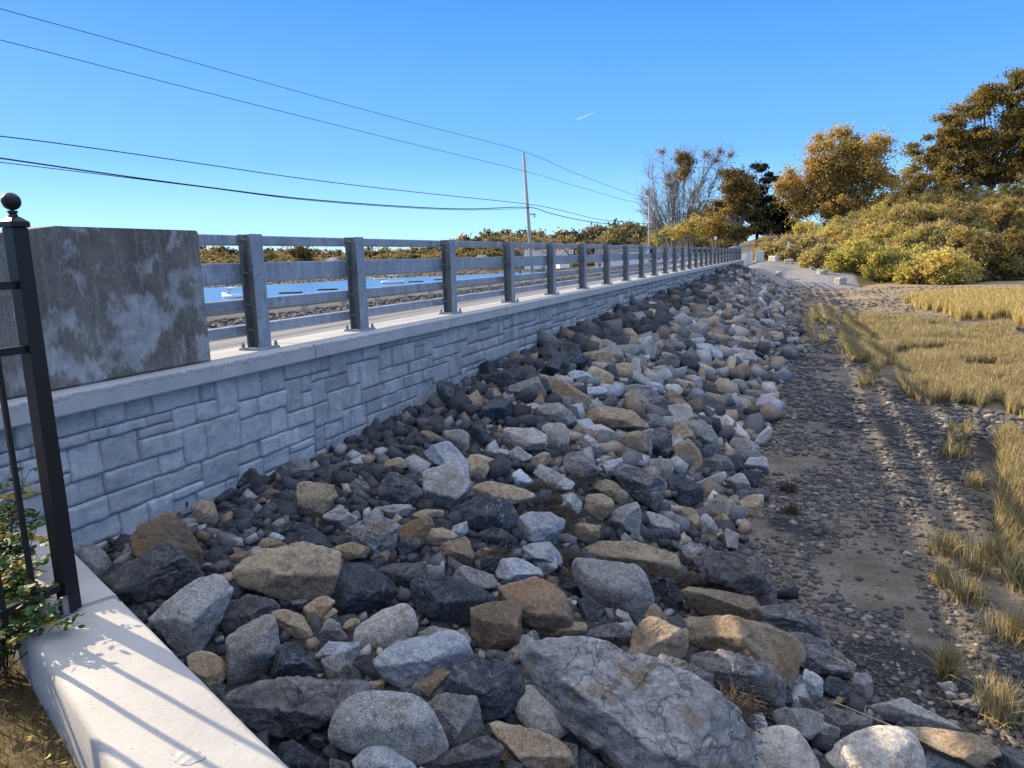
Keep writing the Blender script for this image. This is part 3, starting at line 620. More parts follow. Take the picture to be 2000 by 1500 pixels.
# ------------------------------------------------------------------ rocks
HERO = """A
g .8|rounded speckled grey boulder tight beside the wing wall edge near the black post|150,900 220,875 320,895 390,990 385,1070 340,1110 230,1080
o .2|big rust brown wedge boulder standing against the dark gravel near the wing wall|510,800 600,735 690,680 765,680 900,870 995,1000 985,1060 520,935
s .1|broad dark grey slab leaning below the rust brown wedge near the wing wall|350,1110 640,900 760,850 870,920 990,1080 900,1130 545,1305
g .1|tall leaning grey boulder with layered brown flank beside the sunlit coping|640,1390 930,1130 1075,1070 1185,1200 1130,1290 1070,1480 960,1630 820,1600
t .2|long flat-topped tan boulder with an orange stain in the left foreground|1185,1080 1345,905 1700,920 1880,960 1885,1060 1830,1230 1600,1250 1250,1170
t .1|tan wedge-shaped boulder with sharp ridge at the edge of the dark gravel|1590,500 1640,470 1830,500 1865,560 1750,740 1590,660
t .2|small brown block sitting alone on the dark gravel pocket|910,650 980,590 1060,600 1090,740 1000,750 930,730
d 0||760,610 900,545 925,600 850,690 770,680
d 0||1135,450 1270,375 1350,460 1320,510 1250,540 1150,500
d 0||1645,230 1710,150 1820,165 1800,200 1700,280
d 0||1450,280 1520,265 1590,310 1520,370 1455,350
g .1||1530,330 1640,310 1700,340 1710,400 1540,405
t .2||1580,290 1640,245 1700,290 1600,325
d 0||1470,740 1560,735 1680,770 1590,850 1480,800
d 0|charcoal boulder with pale cracks right of the dark gravel pocket|1560,930 1700,770 1800,850 1840,920 1700,940
t .4||1350,900 1370,840 1440,830 1540,880 1530,925
b .1||1420,830 1450,800 1570,850 1540,880
o .2||1160,960 1240,920 1300,960 1260,1010 1170,990
D
g .5|smooth upright grey boulder with brown side in the left foreground|150,650 170,590 410,500 470,560 490,730 430,900 300,970 150,980
s .3|dark grey weathered boulder behind the smooth upright grey one|110,560 150,430 280,370 440,420 490,470 350,640 110,640
t .1||430,490 550,460 640,510 720,660 600,670 480,570
d 0|black jagged rock between the smooth upright boulder and the speckled grey ones|480,700 600,670 780,870 780,920 640,900 440,890
d 0|large dark blue angular boulder beside the long flat-topped tan one|815,220 960,170 1060,165 1210,250 1260,350 1190,440 990,500 870,525
s .1||1130,185 1440,150 1450,200 1330,340 1250,300
d 0|large black faceted boulder left of the square tan block|1340,360 1470,230 1590,240 1880,380 1890,440 1740,560 1590,590 1400,490
p .9|smooth pale cream boulder shaped like a bean in the foreground|970,640 1010,560 1190,470 1280,430 1380,520 1380,590 1300,640 1160,740 1010,700
b .1||720,740 760,680 1000,690 1010,750 950,850 870,830
g .2||760,800 860,760 950,850 920,950 820,940
b 0|blue-white granite boulder with coarse salt and pepper speckles behind the black flat one|1100,800 1250,670 1380,690 1640,600 1740,790 1600,850 1400,1000 1210,990
t .6||1345,970 1530,840 1600,880 1440,1060
d .1|large flat black boulder between the speckled white granite and the giant slab|1560,1010 1640,830 1760,795 2060,840 2080,1000 1990,1150 1800,1200 1690,1010
o .1|square tan block with golden top standing in the middle foreground|1730,460 1800,420 1990,415 2060,480 2060,700 1990,740 1780,730 1740,640
g .7|huge rounded brown-grey speckled boulder at the bottom centre|810,1250 870,1120 1000,1010 1200,990 1400,1050 1560,1300 1580,1380 1370,1480 1000,1420 820,1330
g .1||1440,1060 1580,1010 1720,1030 1820,1300 1600,1400 1500,1200
s 0|wide flat dark slate slab carrying pebbles beside the sunlit coping|140,1010 430,920 850,940 1080,990 900,1090 800,1180 580,1320 340,1250 200,1130
b .1|blue-white granite rock cut by the bottom edge below the huge rounded boulder|960,1440 1030,1370 1170,1355 1380,1500 1370,1560 990,1550
s .1|dark pointed slate boulder right of the huge rounded boulder at the bottom|1390,1490 1640,1400 1850,1290 1940,1360 1920,1520 1500,1560
d 0||470,1340 600,1310 800,1480 790,1560 560,1530
t .1||640,490 840,370 850,450 720,600
t .5||715,540 830,455 865,490 770,580
g .1||730,640 860,520 930,660 900,690
t .4||900,590 930,530 1010,545 970,620
d .8||960,830 1040,790 1130,880 1110,940 1000,870
t .1|brown angular rock touching the sunlit edge of the coping|-110,830 0,730 160,850 150,960 100,1020 0,960
t .1||580,270 680,190 830,210 830,380 700,350 600,320
g .2||1390,600 1500,575 1600,600 1560,660 1400,670
g .2||1610,220 1700,180 1880,250 1930,340 1800,350 1640,280
E
m 0|giant veined blue-grey slab slanting down to the right at the bottom|395,770 430,690 600,640 830,680 1080,830 1400,1080 1700,1280 2000,1470 1900,1620 800,1620 700,1320 420,950
p .9|smooth pale blue-grey oval boulder leaning on the giant slab|335,1080 430,970 500,960 600,1020 710,1170 690,1290 640,1310 430,1240 360,1150
t .1|long tan granite rock below the smooth oval boulder at the bottom|190,1220 260,1195 470,1250 680,1310 740,1480 560,1560 430,1480
t .3|long tan ridge boulder with a brown middle in the right middle ground|755,150 860,60 970,20 1170,25 1200,90 1390,90 1430,190 1370,260 1200,230 900,170
g .6|large rounded speckled granite boulder in front of the long tan ridge boulder|725,230 810,135 1030,160 1190,210 1255,330 1240,420 1120,530 960,440 850,370
o .1|dark boulder with an orange sunlit top behind the square tan block|220,400 300,330 480,255 550,300 690,420 730,520 560,640 440,670 390,600
t .1||565,560 600,525 810,550 820,620 700,650 570,650
s .2|crumpled layered rock just above the giant slab|820,620 920,570 1010,550 1130,650 1100,720 870,690
t .4|brown rounded boulder leaning behind the pale upright slab|1090,870 1150,640 1230,520 1320,520 1480,620 1480,790 1200,890
s 0|pale grey upright slab with white left edge beside the giant slab|1235,910 1280,760 1320,760 1650,900 1640,1180 1600,1200 1400,1080
t .2|long brown boulder crusted with white lichen at lower right|1455,560 1490,475 1650,520 2000,600 2170,690 2240,830 2150,990 2000,900 1700,720 1500,650
s .1|flat dark brown boulder under the lichen-crusted one|1500,720 1700,730 2000,820 2110,940 2110,1110 1950,1090 1700,1000 1510,850
t .1|tan boulder with a bright sunlit stripe above the lichen-crusted one|1440,360 1480,320 1660,345 1830,410 1995,570 1740,545 1500,480
d .1||1640,290 1690,230 1760,230 1830,320 1820,400 1660,340
s .1|big blue-grey slate boulder at the foot of the slope right of the long tan ridge|1580,120 1600,80 1800,110 1930,190 2050,330 2060,440 1940,470 1700,320
s .2||1415,80 1530,30 1580,100 1620,260 1540,270 1440,180
b .3||225,250 270,140 370,130 500,210 540,290 400,320
b .2||470,170 560,100 610,140 630,250 540,250
b .2||380,70 480,30 640,30 670,190 560,140 400,140
g .1||1005,490 1060,465 1140,600 1100,610
d .2||640,310 700,280 830,300 780,370 690,380
t .1||1150,590 1240,430 1300,470 1340,540 1200,620
d 0||1250,280 1330,270 1440,350 1450,450 1400,520
t .3||240,1300 330,1300 450,1460 430,1490 270,1480
d 0||740,1480 790,1370 930,1470 920,1560 760,1560
F
p .7|speckled pale granite boulder at the bottom right beside the giant slab|110,1320 230,1270 420,1220 540,1250 620,1370 665,1450 660,1560 200,1560
p .9|round bright white boulder at the bottom right lit by the sun|665,1460 780,1330 950,1230 1080,1210 1200,1240 1310,1350 1360,1450 1350,1560 690,1560
p .6|small sunlit cream rock at the bottom edge under the giant slab|-30,1480 0,1450 100,1405 250,1420 330,1500 300,1580 -30,1580
b .1|white granite wedge at the bottom right corner|1355,1450 1380,1350 1560,1400 1740,1500 1700,1560 1360,1560
t .3|dark brown slab behind the white boulders at the bottom right|1200,1240 1300,1220 1440,1235 1640,1270 1740,1340 1840,1480 1800,1560 1400,1400
g .3|long sunlit granite boulder at the foot of the slope near the bottom right|1000,1100 1220,1045 1300,1100 1460,1180 1600,1260 1300,1240 1100,1190
s .1||665,1130 760,1100 1000,1180 1010,1200 900,1260 780,1330 690,1230
g .2||355,1150 430,1120 680,1130 700,1190 600,1320 500,1250 390,1230
b .3||560,870 600,860 690,940 690,1050 620,1100 570,980
s 0|long flaky slate slab lying right of the lichen-crusted boulder|400,600 520,610 740,740 890,850 900,920 870,940 690,920 580,760
g .1||900,900 960,880 1020,940 1010,1060 980,1090 870,1000
s .1|grey veined boulder on the beach edge above the flaky slate slab|275,460 300,420 420,430 540,500 680,540 750,660 760,700 600,680 350,590
t .2||280,1100 370,1055 400,1110 310,1150
b .5||180,1160 280,1140 330,1230 230,1270
g .3||1440,950 1520,935 1570,990 1480,1010
p .3||1485,1010 1520,1000 1560,1040 1500,1055
s .2||1520,1080 1700,1050 1750,1090 1690,1160 1560,1120
p .3||1205,110 1240,85 1275,120 1230,130
p .7||1370,600 1390,590 1415,610 1400,635
B
g .1|large three-sided speckled granite boulder in the centre of the slope|760,950 765,760 950,670 1000,700 1075,840 1060,880 940,1000 770,980
b .1|pale blue granite boulder leaning behind the three-sided granite one|760,640 800,600 900,540 960,560 1050,700 1055,790 950,680
g .7|rounded pale grey boulder standing above the leaning blue granite|900,500 930,465 1010,470 1055,500 1050,590 1010,630 950,560
t .1||1010,630 1150,660 1185,730 1150,800 1060,770
t .2||740,475 790,470 890,530 800,560
p .2|angular cream granite block left of the rounded golden-bottomed boulder|1275,500 1310,450 1520,460 1560,500 1555,590 1500,600 1280,580
p .8|rounded cream boulder with golden bottom in the middle of the slope|1525,460 1590,420 1660,430 1710,560 1690,610 1560,590
t .1|long tan slab slanting down to the right in the upper middle slope|1510,110 1560,105 1700,190 1870,290 1860,330 1780,360 1640,280 1550,230
g .1|flat grey angular boulder left of the long slanting tan slab|1305,150 1500,120 1555,230 1500,290 1320,220
g .2||1500,290 1620,290 1720,350 1755,420 1700,460 1560,420
b .1||1770,210 1830,185 1960,180 1960,240 1850,270
t .4|long cream-tan boulder right of the three-sided granite one|1080,830 1200,800 1470,870 1480,900 1420,950 1120,890
g .2||1470,760 1520,690 1740,830 1700,860 1550,870
d .1|large black boulder below the long cream-tan one|940,990 1140,900 1260,910 1340,960 1370,1060 1270,1150 1000,1080
b .1|bright blue-white block with flat top in the centre right|1365,1040 1440,1000 1560,1000 1675,1040 1680,1110 1660,1210 1400,1190
t .1|tan wedge right of the dark wrack heap|1805,880 1900,890 2000,940 1900,1070 1810,990
o .2|golden brown boulder with rounded right end left of the black boulder|500,1160 720,1060 800,1020 820,1080 740,1220 600,1280
t .4||680,1030 780,980 890,990 890,1030 820,1040
g .1||480,1000 560,950 660,950 690,1010 590,1040
m .1|marbled white and black rock left of the golden brown boulder|270,1100 320,1070 550,1010 610,1080 550,1200 440,1340 300,1200
s .2|smooth dark grey boulder left of the three-sided granite one|460,830 560,740 700,790 750,870 690,990 480,900
t .1||490,720 520,650 640,650 650,700 540,740
t .1||350,410 440,365 510,420 430,440
g .2||100,1040 200,975 330,1060 250,1120
t .2||160,1250 240,1200 410,1280 380,1300 230,1320
s .1||590,1250 640,1150 740,1230 640,1290
t .1||860,1240 1040,1160 1090,1280 1050,1350 880,1290
d 0||1100,1180 1190,1100 1290,1180 1370,1220 1290,1250
d .1||1100,1330 1160,1280 1260,1290 1230,1400 1130,1370
d 0|tall dark slab standing near the wall left of the flat grey boulder|840,200 900,140 930,260 1030,420 940,380 850,260
p .3||1185,590 1310,590 1290,650 1200,640
g .1||1270,650 1370,575 1470,640 1380,680
t .1||1430,680 1540,610 1590,650 1500,720
b .2||1320,730 1380,720 1480,800 1440,840 1340,790
b .1||1700,490 1750,490 1800,570 1710,560
p .3||1815,430 1900,430 2000,480 1980,540 1880,500
p .4||1040,340 1080,335 1110,370 1070,400
p .2||1395,330 1460,290 1520,320 1490,360 1430,370
b .2||930,1100 1040,1060 1050,1140 1000,1170 920,1150
t .2||780,1130 880,1100 980,1160 900,1220 760,1220
o .1|small orange cube rock touching the wall foot|640,220 690,215 710,245 680,275 645,265
C
t .3|big smooth tan boulder in the middle of the slope near the beach|415,700 600,645 760,660 850,730 890,790 640,790 430,770
p .8|round pale stone above the big smooth tan boulder|985,540 1010,505 1070,500 1110,550 1080,590 1000,590
g .1|large grey wedge boulder at the beach edge right of the big tan one|1095,730 1200,760 1310,810 1340,860 1320,910 1150,890
s .1|brown-grey pyramid boulder with white right edge|845,840 900,780 980,790 1040,850 1050,960 1000,990 900,950
b .2||860,700 900,685 1030,720 1000,740 900,750
s .2|long folded grey-brown boulder above the big smooth tan one|710,530 850,500 960,580 1010,620 1020,700 930,650 780,590
t .2|tan lens-shaped boulder in the upper middle slope|450,310 550,280 620,300 680,370 620,395 480,350
g .3||545,240 620,210 680,270 710,320 650,310
t .1||705,170 750,135 830,210 790,230
b .1||1190,240 1280,235 1370,310 1370,345 1260,320
g .1||1415,265 1560,290 1600,350 1590,390 1500,370
p .6|long pale smooth stone near the far foot of the slope|1420,210 1450,185 1540,215 1560,250 1460,240
t .7||1300,370 1330,335 1390,365 1370,410 1310,400
t .1||1340,90 1450,80 1460,120 1380,130
b .1||1370,130 1440,110 1460,160 1420,170
d .1||1060,260 1100,200 1200,270 1160,320
s .1|dark brown massive boulder with pale left shoulder below the pyramid boulder|665,1100 730,1020 860,1060 1000,1130 990,1240 930,1330 770,1230
g .1||890,985 1030,990 1050,1050 1030,1190 900,1080
d 0|dark blue wedge right of the massive brown boulder|1030,1090 1120,1090 1250,1210 1250,1290 1100,1330 1010,1200
b .2||590,1000 720,980 720,1020 650,1120 600,1060
t .2||510,1150 640,1120 760,1240 720,1290
g .2||590,1390 700,1300 820,1270 840,1370 820,1480 640,1440
g .1|pale grey granite boulder left of the upright brown block|845,1330 960,1350 1090,1420 1080,1500 850,1500
t .1|upright rectangular brown block at the beach edge|1085,1300 1210,1300 1225,1500 1095,1480
g .5||1226,1370 1260,1345 1340,1440 1350,1500 1240,1500
t .1|lone tan three-sided stone out on the cobble beach|1475,1280 1550,1240 1640,1220 1610,1370 1560,1380 1480,1310
g .1||1110,470 1180,440 1240,480 1210,550 1120,500
t .2||750,370 850,370 940,430 930,460 830,430
p .5||930,365 960,360 1000,385 970,405
p .3||1115,210 1180,225 1180,260 1130,240
p .4||975,260 1010,240 1045,260 1030,280
b .1||365,450 430,410 490,430 545,490 480,510
d .1||520,600 560,575 700,570 700,620 540,640
o .1||1250,530 1300,485 1330,520 1290,550
t .2||1510,590 1550,585 1600,630 1550,660
g .5||1530,850 1580,830 1640,870 1620,890 1540,880
t .3||1680,290 1720,275 1760,300 1690,310
o .3||1570,190 1640,150 1690,210 1650,250
"""
ORG = {'A': (100, 800), 'B': (600, 700), 'C': (1000, 600), 'D': (400, 1050), 'E': (900, 1050), 'F': (1400, 1050)}
WORD = {'d': 'dark blue-grey', 'g': 'speckled grey', 't': 'tan brown', 'p': 'pale cream', 'b': 'bluish white', 's': 'streaky slate-grey', 'o': 'rust orange', 'm': 'veined grey'}
def hull(P):
    P = sorted(map(tuple, P))
    def half(it):
        h = []
        for p in it:
            while len(h) >= 2 and (h[-1][0] - h[-2][0]) * (p[1] - h[-2][1]) - (h[-1][1] - h[-2][1]) * (p[0] - h[-2][0]) <= 0: h.pop()
            h.append(p)
        return h[:-1]
    return np.array(half(P) + half(P[::-1]))
def blob(planes, p, level, seed, amp=.05, strata=None, ext=None, chips=6, size=1.0, steps=False):
    U, F = ICO[level]; g = np.random.default_rng(seed)
    D = U * (np.array(ext) if ext is not None else 1.0); D = D / np.linalg.norm(D, axis=1)[:, None]
    N = np.array([q[0] for q in planes]); d = np.array([q[1] for q in planes])
    def surf(N, d, D):
        q = np.maximum(D @ N.T, 0) / d; return 1 / np.power(np.power(q, p).sum(1) + 1e-12, 1 / p)
    V = D * surf(N, d, D)[:, None]
    if chips:
        CN = g.normal(size=(chips, 3)); CN /= np.linalg.norm(CN, axis=1)[:, None]
        h = (V @ CN.T).max(0) * g.uniform(.80, .93, chips)
        N = np.vstack([N, CN]); d = np.concatenate([d, h]); V = D * surf(N, d, D)[:, None]
    q = V / size
    n = fbm(q * 2.2 + seed * 1.7, 4, .55) * amp
    if steps:
        w_ = fbm(q * 1.5 + seed * .9, 3, .5) * 2.6; fl = np.floor(w_); fr = w_ - fl; sm = np.clip((fr - .40) / .2, 0, 1); sm = sm * sm * (3 - 2 * sm)
        n = n * .45 + (fl + sm) / 2.6 * amp * 1.5
    n += -np.abs(fbm(q * 4.5 + seed * 2.1, 3)) * amp * .5 + amp * .2 + (vnoise(q * 13 + seed) * .28 + vnoise(q * 29 + seed) * .16) * amp
    if strata is not None:
        s = q @ strata * 9 + fbm(q * 2 + seed, 3) * .8; n += (np.abs((s % 1) - .5) - .25) * amp * .8
    V = V + D * (n * size)[:, None]
    return V, F
named = []; hero_list = []; hero_px = []
def find_surf(px, py, lift):
    d = ray(px, py); t = np.geomspace(1, 170, 110)
    P = t[:, None] * d; hh = H(P[:, 0], P[:, 1]) + lift; k = np.argmax(P[:, 2] < hh)
    if k == 0: return P[0]
    t = np.linspace(t[k - 1], t[k], 24); P = t[:, None] * d; hh = H(P[:, 0], P[:, 1]) + lift; return P[np.argmax(P[:, 2] < hh)]
seed = 100; cur = None
for line in HERO.strip().split('\n'):
    if len(line) == 1: cur = ORG[line]; continue
    hd, lab, pt = line.split('|'); kind, rd = hd.split(); rd = float(rd)
    pp = np.array([[float(a) for a in q.split(',')] for q in pt.split()]) * .3 + np.array(cur)
    pp = hull(pp); seed += 1; g = np.random.default_rng(seed)
    cx, cy = (pp.min(0) + pp.max(0)) / 2
    area = .5 * abs(np.sum(pp[:, 0] * np.roll(pp[:, 1], -1) - np.roll(pp[:, 0], -1) * pp[:, 1])); spx = math.sqrt(area)
    c = find_surf(cx, cy, .1)
    for _ in range(3):
        depth = (c @ RM)[2] * -1; size = spx * depth / FPX; c = find_surf(cx, cy, min(.40 * size, .55))
    c = np.array(c); v = -c / np.linalg.norm(c)
    ru = np.cross(np.array([0, 0, 1.]), v); ru /= np.linalg.norm(ru); up = np.cross(v, ru)
    Q = []
    for q in pp:
        r = ray(*q); t = (c @ v) / (r @ v); w = r * t - c; Q.append((w @ ru, w @ up))
    Q = hull(Q); ctr = Q.mean(0)
    # keep the centre inside
    cc = c + ctr[0] * ru + ctr[1] * up; Q = Q - ctr; c = cc
    planes = []; m = len(Q)
    for i in range(m):
        a = Q[i]; b_ = Q[(i + 1) % m]; e = b_ - a; n2 = np.array([e[1], -e[0]]); L_ = np.linalg.norm(n2)
        if L_ < 1e-6: continue
        n2 /= L_; dd = n2 @ a
        if dd < 0: n2 = -n2; dd = -dd
        dd = max(dd, size * .08); n3 = n2[0] * ru + n2[1] * up
        for th in (g.uniform(.10, .28) if g.random() < .6 else g.uniform(.6, 1.0), -g.uniform(.3, .8)):
            planes.append((n3 * math.cos(th) + v * math.sin(th), dd * math.cos(th) * (1.02 + .06 * rd)))
    U3 = np.array([0, 0, 1.]); ext2 = Q.max(0) - Q.min(0)
    for base_, dd in ((v * .8 + U3 * 1.2 + .35 * g.normal(size=3), .25), (v * 1.1 - U3 * .35 + .4 * g.normal(size=3), .33), (v + .8 * g.normal(size=3), .38), (-v, .5)):
        n3 = base_ / np.linalg.norm(base_); planes.append((n3, size * dd))
    px_ = 5 + 150 * (1 - rd) ** 3
    lev = 6 if spx > 150 else (5 if spx > 45 else 4)
    ext = np.abs(np.outer([1, 1, 1], 1)) * 0 + 1
    sa = g.normal(size=3); sa /= np.linalg.norm(sa)
    V, F = blob(planes, px_, lev, seed, amp=(.020 if rd > .6 else (.048 if kind in 'ms' else .030)), strata=(sa if kind in 'sm' else None), chips=(0 if rd > .6 else 4), size=size, steps=rd < .45)
    # match the traced width and height
    for ax, k_ in ((ru, 0), (up, 1)):
        pv = V @ ax; lo_, hi_ = pv.min(), pv.max(); tl_, th_ = Q[:, k_].min(), Q[:, k_].max(); f_ = (th_ - tl_) / (hi_ - lo_) * 1.03
        V = V + np.outer((pv - (lo_ + hi_) / 2) * f_ + (tl_ + th_) / 2 - pv, ax)
    o = mesh_np('rock' if spx < 60 else 'boulder', V, F, ROCK[kind], loc=c, smooth=rd > .25)
    hero_list.append(dict(o=o, px=(cx, cy), s=spx, kind=kind, rd=rd, lab=lab)); hero_px.append(pp)

# --- gap rocks: angular rocks packed between the traced ones
RPX = [(150, 1050), (340, 960), (600, 895), (900, 760), (1080, 670), (1400, 655), (1480, 790), (1385, 930), (1425, 1050), (1530, 1150), (1700, 1360), (1990, 1500), (540, 1530), (235, 1175)]
gxp, gyp = np.meshgrid(np.arange(140, 2000, 5), np.arange(655, 1520, 5)); GP2 = np.stack([gxp.ravel(), gyp.ravel()], 1).astype(float); GP2 = GP2[inpoly(GP2, RPX)]
dist = np.full(len(GP2), 60.0)
for pp in hero_px:
    near_ = (np.abs(GP2 - pp.mean(0)).max(1) < 260); Q_ = GP2[near_]; dd_ = np.full(len(Q_), 1e9)
    for i in range(len(pp)):
        d_, _t = segdist(Q_, pp[i], pp[(i + 1) % len(pp)]); dd_ = np.minimum(dd_, d_)
    dd_ = np.where(inpoly(Q_, pp), -dd_, dd_); dist[near_] = np.minimum(dist[near_], dd_)
cxs = np.arange(120, 2021, 50); cys = np.arange(640, 1541, 45); CG = np.array([[find_surf(a_, b_, .1) for b_ in cys] for a_ in cxs])
wx_ = CG[np.clip(np.round((GP2[:, 0] - 120) / 50).astype(int), 0, len(cxs) - 1), np.clip(np.round((GP2[:, 1] - 640) / 45).astype(int), 0, len(cys) - 1)]
dwl = wx_[:, 0] - WX; capr = np.where((dwl < 1.0) | ((wx_[:, 1] < 5.4) & (dwl < 1.9)), 11.0, np.clip(46 - (wx_[:, 1] - 5) * 2.2, 16, 46))
gg_ = np.random.default_rng(61); GAPS = []
while True:
    sc_ = np.minimum(dist, capr); k = int(np.argmax(sc_ + gg_.uniform(0, 2, len(sc_)))); r_ = sc_[k]
    if r_ < 6.5 or len(GAPS) > 700: break
    GAPS.append((GP2[k, 0], GP2[k, 1], r_ * 1.28, wx_[k])); dist = np.minimum(dist, np.hypot(*(GP2 - GP2[k]).T) - r_ * 1.02)
print('gap rocks', len(GAPS))
# --- fill rocks
def rnd_planes(g, k=3, flat=.75):
    N = np.array([[1, 0, 0], [-1, 0, 0], [0, 1, 0], [0, -1, 0], [0, 0, 1], [0, 0, -1]], float) + g.normal(0, .24, (6, 3))
    C_ = g.normal(size=(k, 3)); N = np.vstack([N, C_]); N /= np.linalg.norm(N, axis=1)[:, None]
    d = np.concatenate([g.uniform(.6, .85, 6), g.uniform(.7, 1.0, k)]); return [(n, x) for n, x in zip(N, d)]
PROT = []
for k in range(26):
    g = np.random.default_rng(900 + k); rd = k % 9 == 4; res = {}
    pl = rnd_planes(g)
    sc = np.array([1.08, g.uniform(.5, .92), g.uniform(.42, .75)])
    for lev in (1, 2, 3, 4):
        V, F = blob(pl, 5 if rd else 160, lev, 900 + k, amp=.03, chips=0 if rd else 1, steps=not rd)
        res[lev] = (V * sc, F)
    PROT.append((res, rd))
HST = []
for k in range(40):
    gh = np.random.default_rng(1500 + k); b_ = bmesh.new(); st_ = np.array([1.0, gh.uniform(.55, .95), gh.uniform(.4, .8)]) * .78
    for sx_ in (-1, 1):
        for sy_ in (-1, 1):
            for sz_ in (-1, 1): b_.verts.new((np.array([sx_, sy_, sz_]) + gh.uniform(-.42, .42, 3)) * st_)
    for q_ in gh.uniform(-1.15, 1.15, (2, 3)): b_.verts.new(q_ * st_)
    bmesh.ops.convex_hull(b_, input=b_.verts); bmesh.ops.triangulate(b_, faces=b_.faces)
    b_.verts.ensure_lookup_table(); b_.verts.index_update()
    used_ = sorted({v.index for f in b_.faces for v in f.verts}); mp = {v: i for i, v in enumerate(used_)}
    HST.append((np.array([b_.verts[i].co[:] for i in used_]), np.array([[mp[v.index] for v in f.verts] for f in b_.faces]))); b_.free()
def rotm(g, tilt=.5):
    a = g.uniform(0, 6.283); b_, c_ = g.normal(0, tilt, 2)
    return np.array((Matrix.Rotation(a, 3, 'Z') @ Matrix.Rotation(b_, 3, 'X') @ Matrix.Rotation(c_, 3, 'Y')))
g = np.random.default_rng(5)
cand = []
def scatter(n, rmin, rmax, ylo, yhi, pw=2.0, wallband=None, rp=1.6):
    Y = ylo * (yhi / ylo) ** g.random(n) if pw is None else ylo + (yhi - ylo) * g.random(n) ** pw
    L = np.interp(Y, [7, 9, 17, 25, 45, 60, 74], [3.6, 3.5, 3.7, 4.2, 4.3, 4.2, 3.5])
    X = WX + .08 + (L + .35) * g.random(n) if wallband is None else WX + .08 + wallband * g.random(n) ** 1.5
    r = rmin * (rmax / rmin) ** (g.random(n) ** rp)
    if rmax > .3: k_ = X - WX > 1.0; X, Y, r = X[k_], Y[k_], r[k_]
    return np.stack([X, Y, r], 1)
near_n = 5200
a = np.stack([g.uniform(-4.3, 3.2, near_n), g.uniform(2.0, 12, near_n), .04 * (.11 / .04) ** (g.random(near_n) ** 1.8)], 1)
dwa = (a[:, 0] - WP[0]) * WN[0] + (a[:, 1] - WP[1]) * WN[1]; hz = H(a[:, 0], a[:, 1])
a = a[(dwa > .05) & (hz > BEACH + .02) & ((a[:, 0] < -.6) | (dwa < 4.1))]
tn = 16000
a2 = np.stack([g.uniform(-4.3, 3.2, tn), 2.0 * 7 ** g.random(tn), .018 * (.05 / .018) ** g.random(tn)], 1)
dwa = (a2[:, 0] - WP[0]) * WN[0] + (a2[:, 1] - WP[1]) * WN[1]; hz = H(a2[:, 0], a2[:, 1]); a2 = a2[(dwa > .05) & (hz > BEACH + .02) & ((a2[:, 0] < -.6) | (dwa < 4.1))]
sets = [a, a2, scatter(3600, .11, .29, 9.5, 58, 1.2, None, 1.25), scatter(4200, .07, .16, 8, 66, 1.4), scatter(4600, .04, .09, 7, 40, 1.6),
        scatter(2600, .045, .13, 4.2, 50, 1.2, 1.1), scatter(2200, .03, .08, 3.3, 9, 1.0, 1.5)]
allc = np.vstack(sets); allc = allc[np.argsort(-allc[:, 2])]
keep = []
kp = np.zeros((len(allc), 3)); nk = 0
for q in allc:
    d = np.hypot(kp[:nk, 0] - q[0], kp[:nk, 1] - q[1])
    if nk and (d < .62 * (kp[:nk, 2] + q[2])).any(): continue
    kp[nk] = q; nk += 1
kp = kp[:nk]
kz = H(kp[:, 0], kp[:, 1]) + kp[:, 2] * np.random.default_rng(1).uniform(.0, .5, nk) + .02 - .05 * (kp[:, 1] < 8)
PX = proj(np.column_stack([kp[:, :2], kz])); spx_ = kp[:, 2] * 2 / PX[:, 2] * FPX
inh = np.zeros(nk, bool)
for pp in hero_px:
    c0 = pp.mean(0); inh |= inpoly(PX[:, :2], c0 + (pp - c0) * .80) & (spx_ > 16)
vis = (PX[:, 0] > -60) & (PX[:, 0] < 2060) & (PX[:, 1] < 1560) & (PX[:, 2] > .5)
kp, kz, PX, spx_ = [q[~inh & vis] for q in (kp, kz, PX, spx_)]
gkp = []; gkz = []
for (a_, b_, r_, w_) in GAPS:
    dep = -(w_ @ RM)[2]; rm_ = r_ * dep / FPX; P_ = find_surf(a_, b_, rm_ * .45); gkp.append((P_[0], P_[1], rm_)); gkz.append(P_[2])
kp = np.vstack([gkp, kp]); kz = np.concatenate([gkz, kz]); PX = np.vstack([proj(np.column_stack([np.array(gkp)[:, :2], gkz])), PX]); spx_ = kp[:, 2] * 2 / PX[:, 2] * FPX
order = np.argsort(-spx_); kp, kz, PX, spx_ = kp[order], kz[order], PX[order], spx_[order]
NIND = 300 - len(hero_list); print('heroes', len(hero_list), 'fill', len(kp), 'ind', NIND, 'min px', spx_[NIND])
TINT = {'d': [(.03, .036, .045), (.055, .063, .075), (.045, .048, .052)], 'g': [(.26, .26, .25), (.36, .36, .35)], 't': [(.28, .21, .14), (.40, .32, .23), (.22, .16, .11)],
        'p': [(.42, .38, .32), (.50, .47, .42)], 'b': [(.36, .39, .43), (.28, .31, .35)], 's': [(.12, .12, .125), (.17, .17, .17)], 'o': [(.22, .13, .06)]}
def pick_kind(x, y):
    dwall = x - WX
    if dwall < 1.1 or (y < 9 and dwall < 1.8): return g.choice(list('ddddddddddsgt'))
    if y < 8: return g.choice(list('dddddddssstg'))  # dark rubble near the camera, its colour also standing in for shade in the gaps
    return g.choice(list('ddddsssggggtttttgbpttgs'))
VV = []; FF = []; TT = []; nv = 0
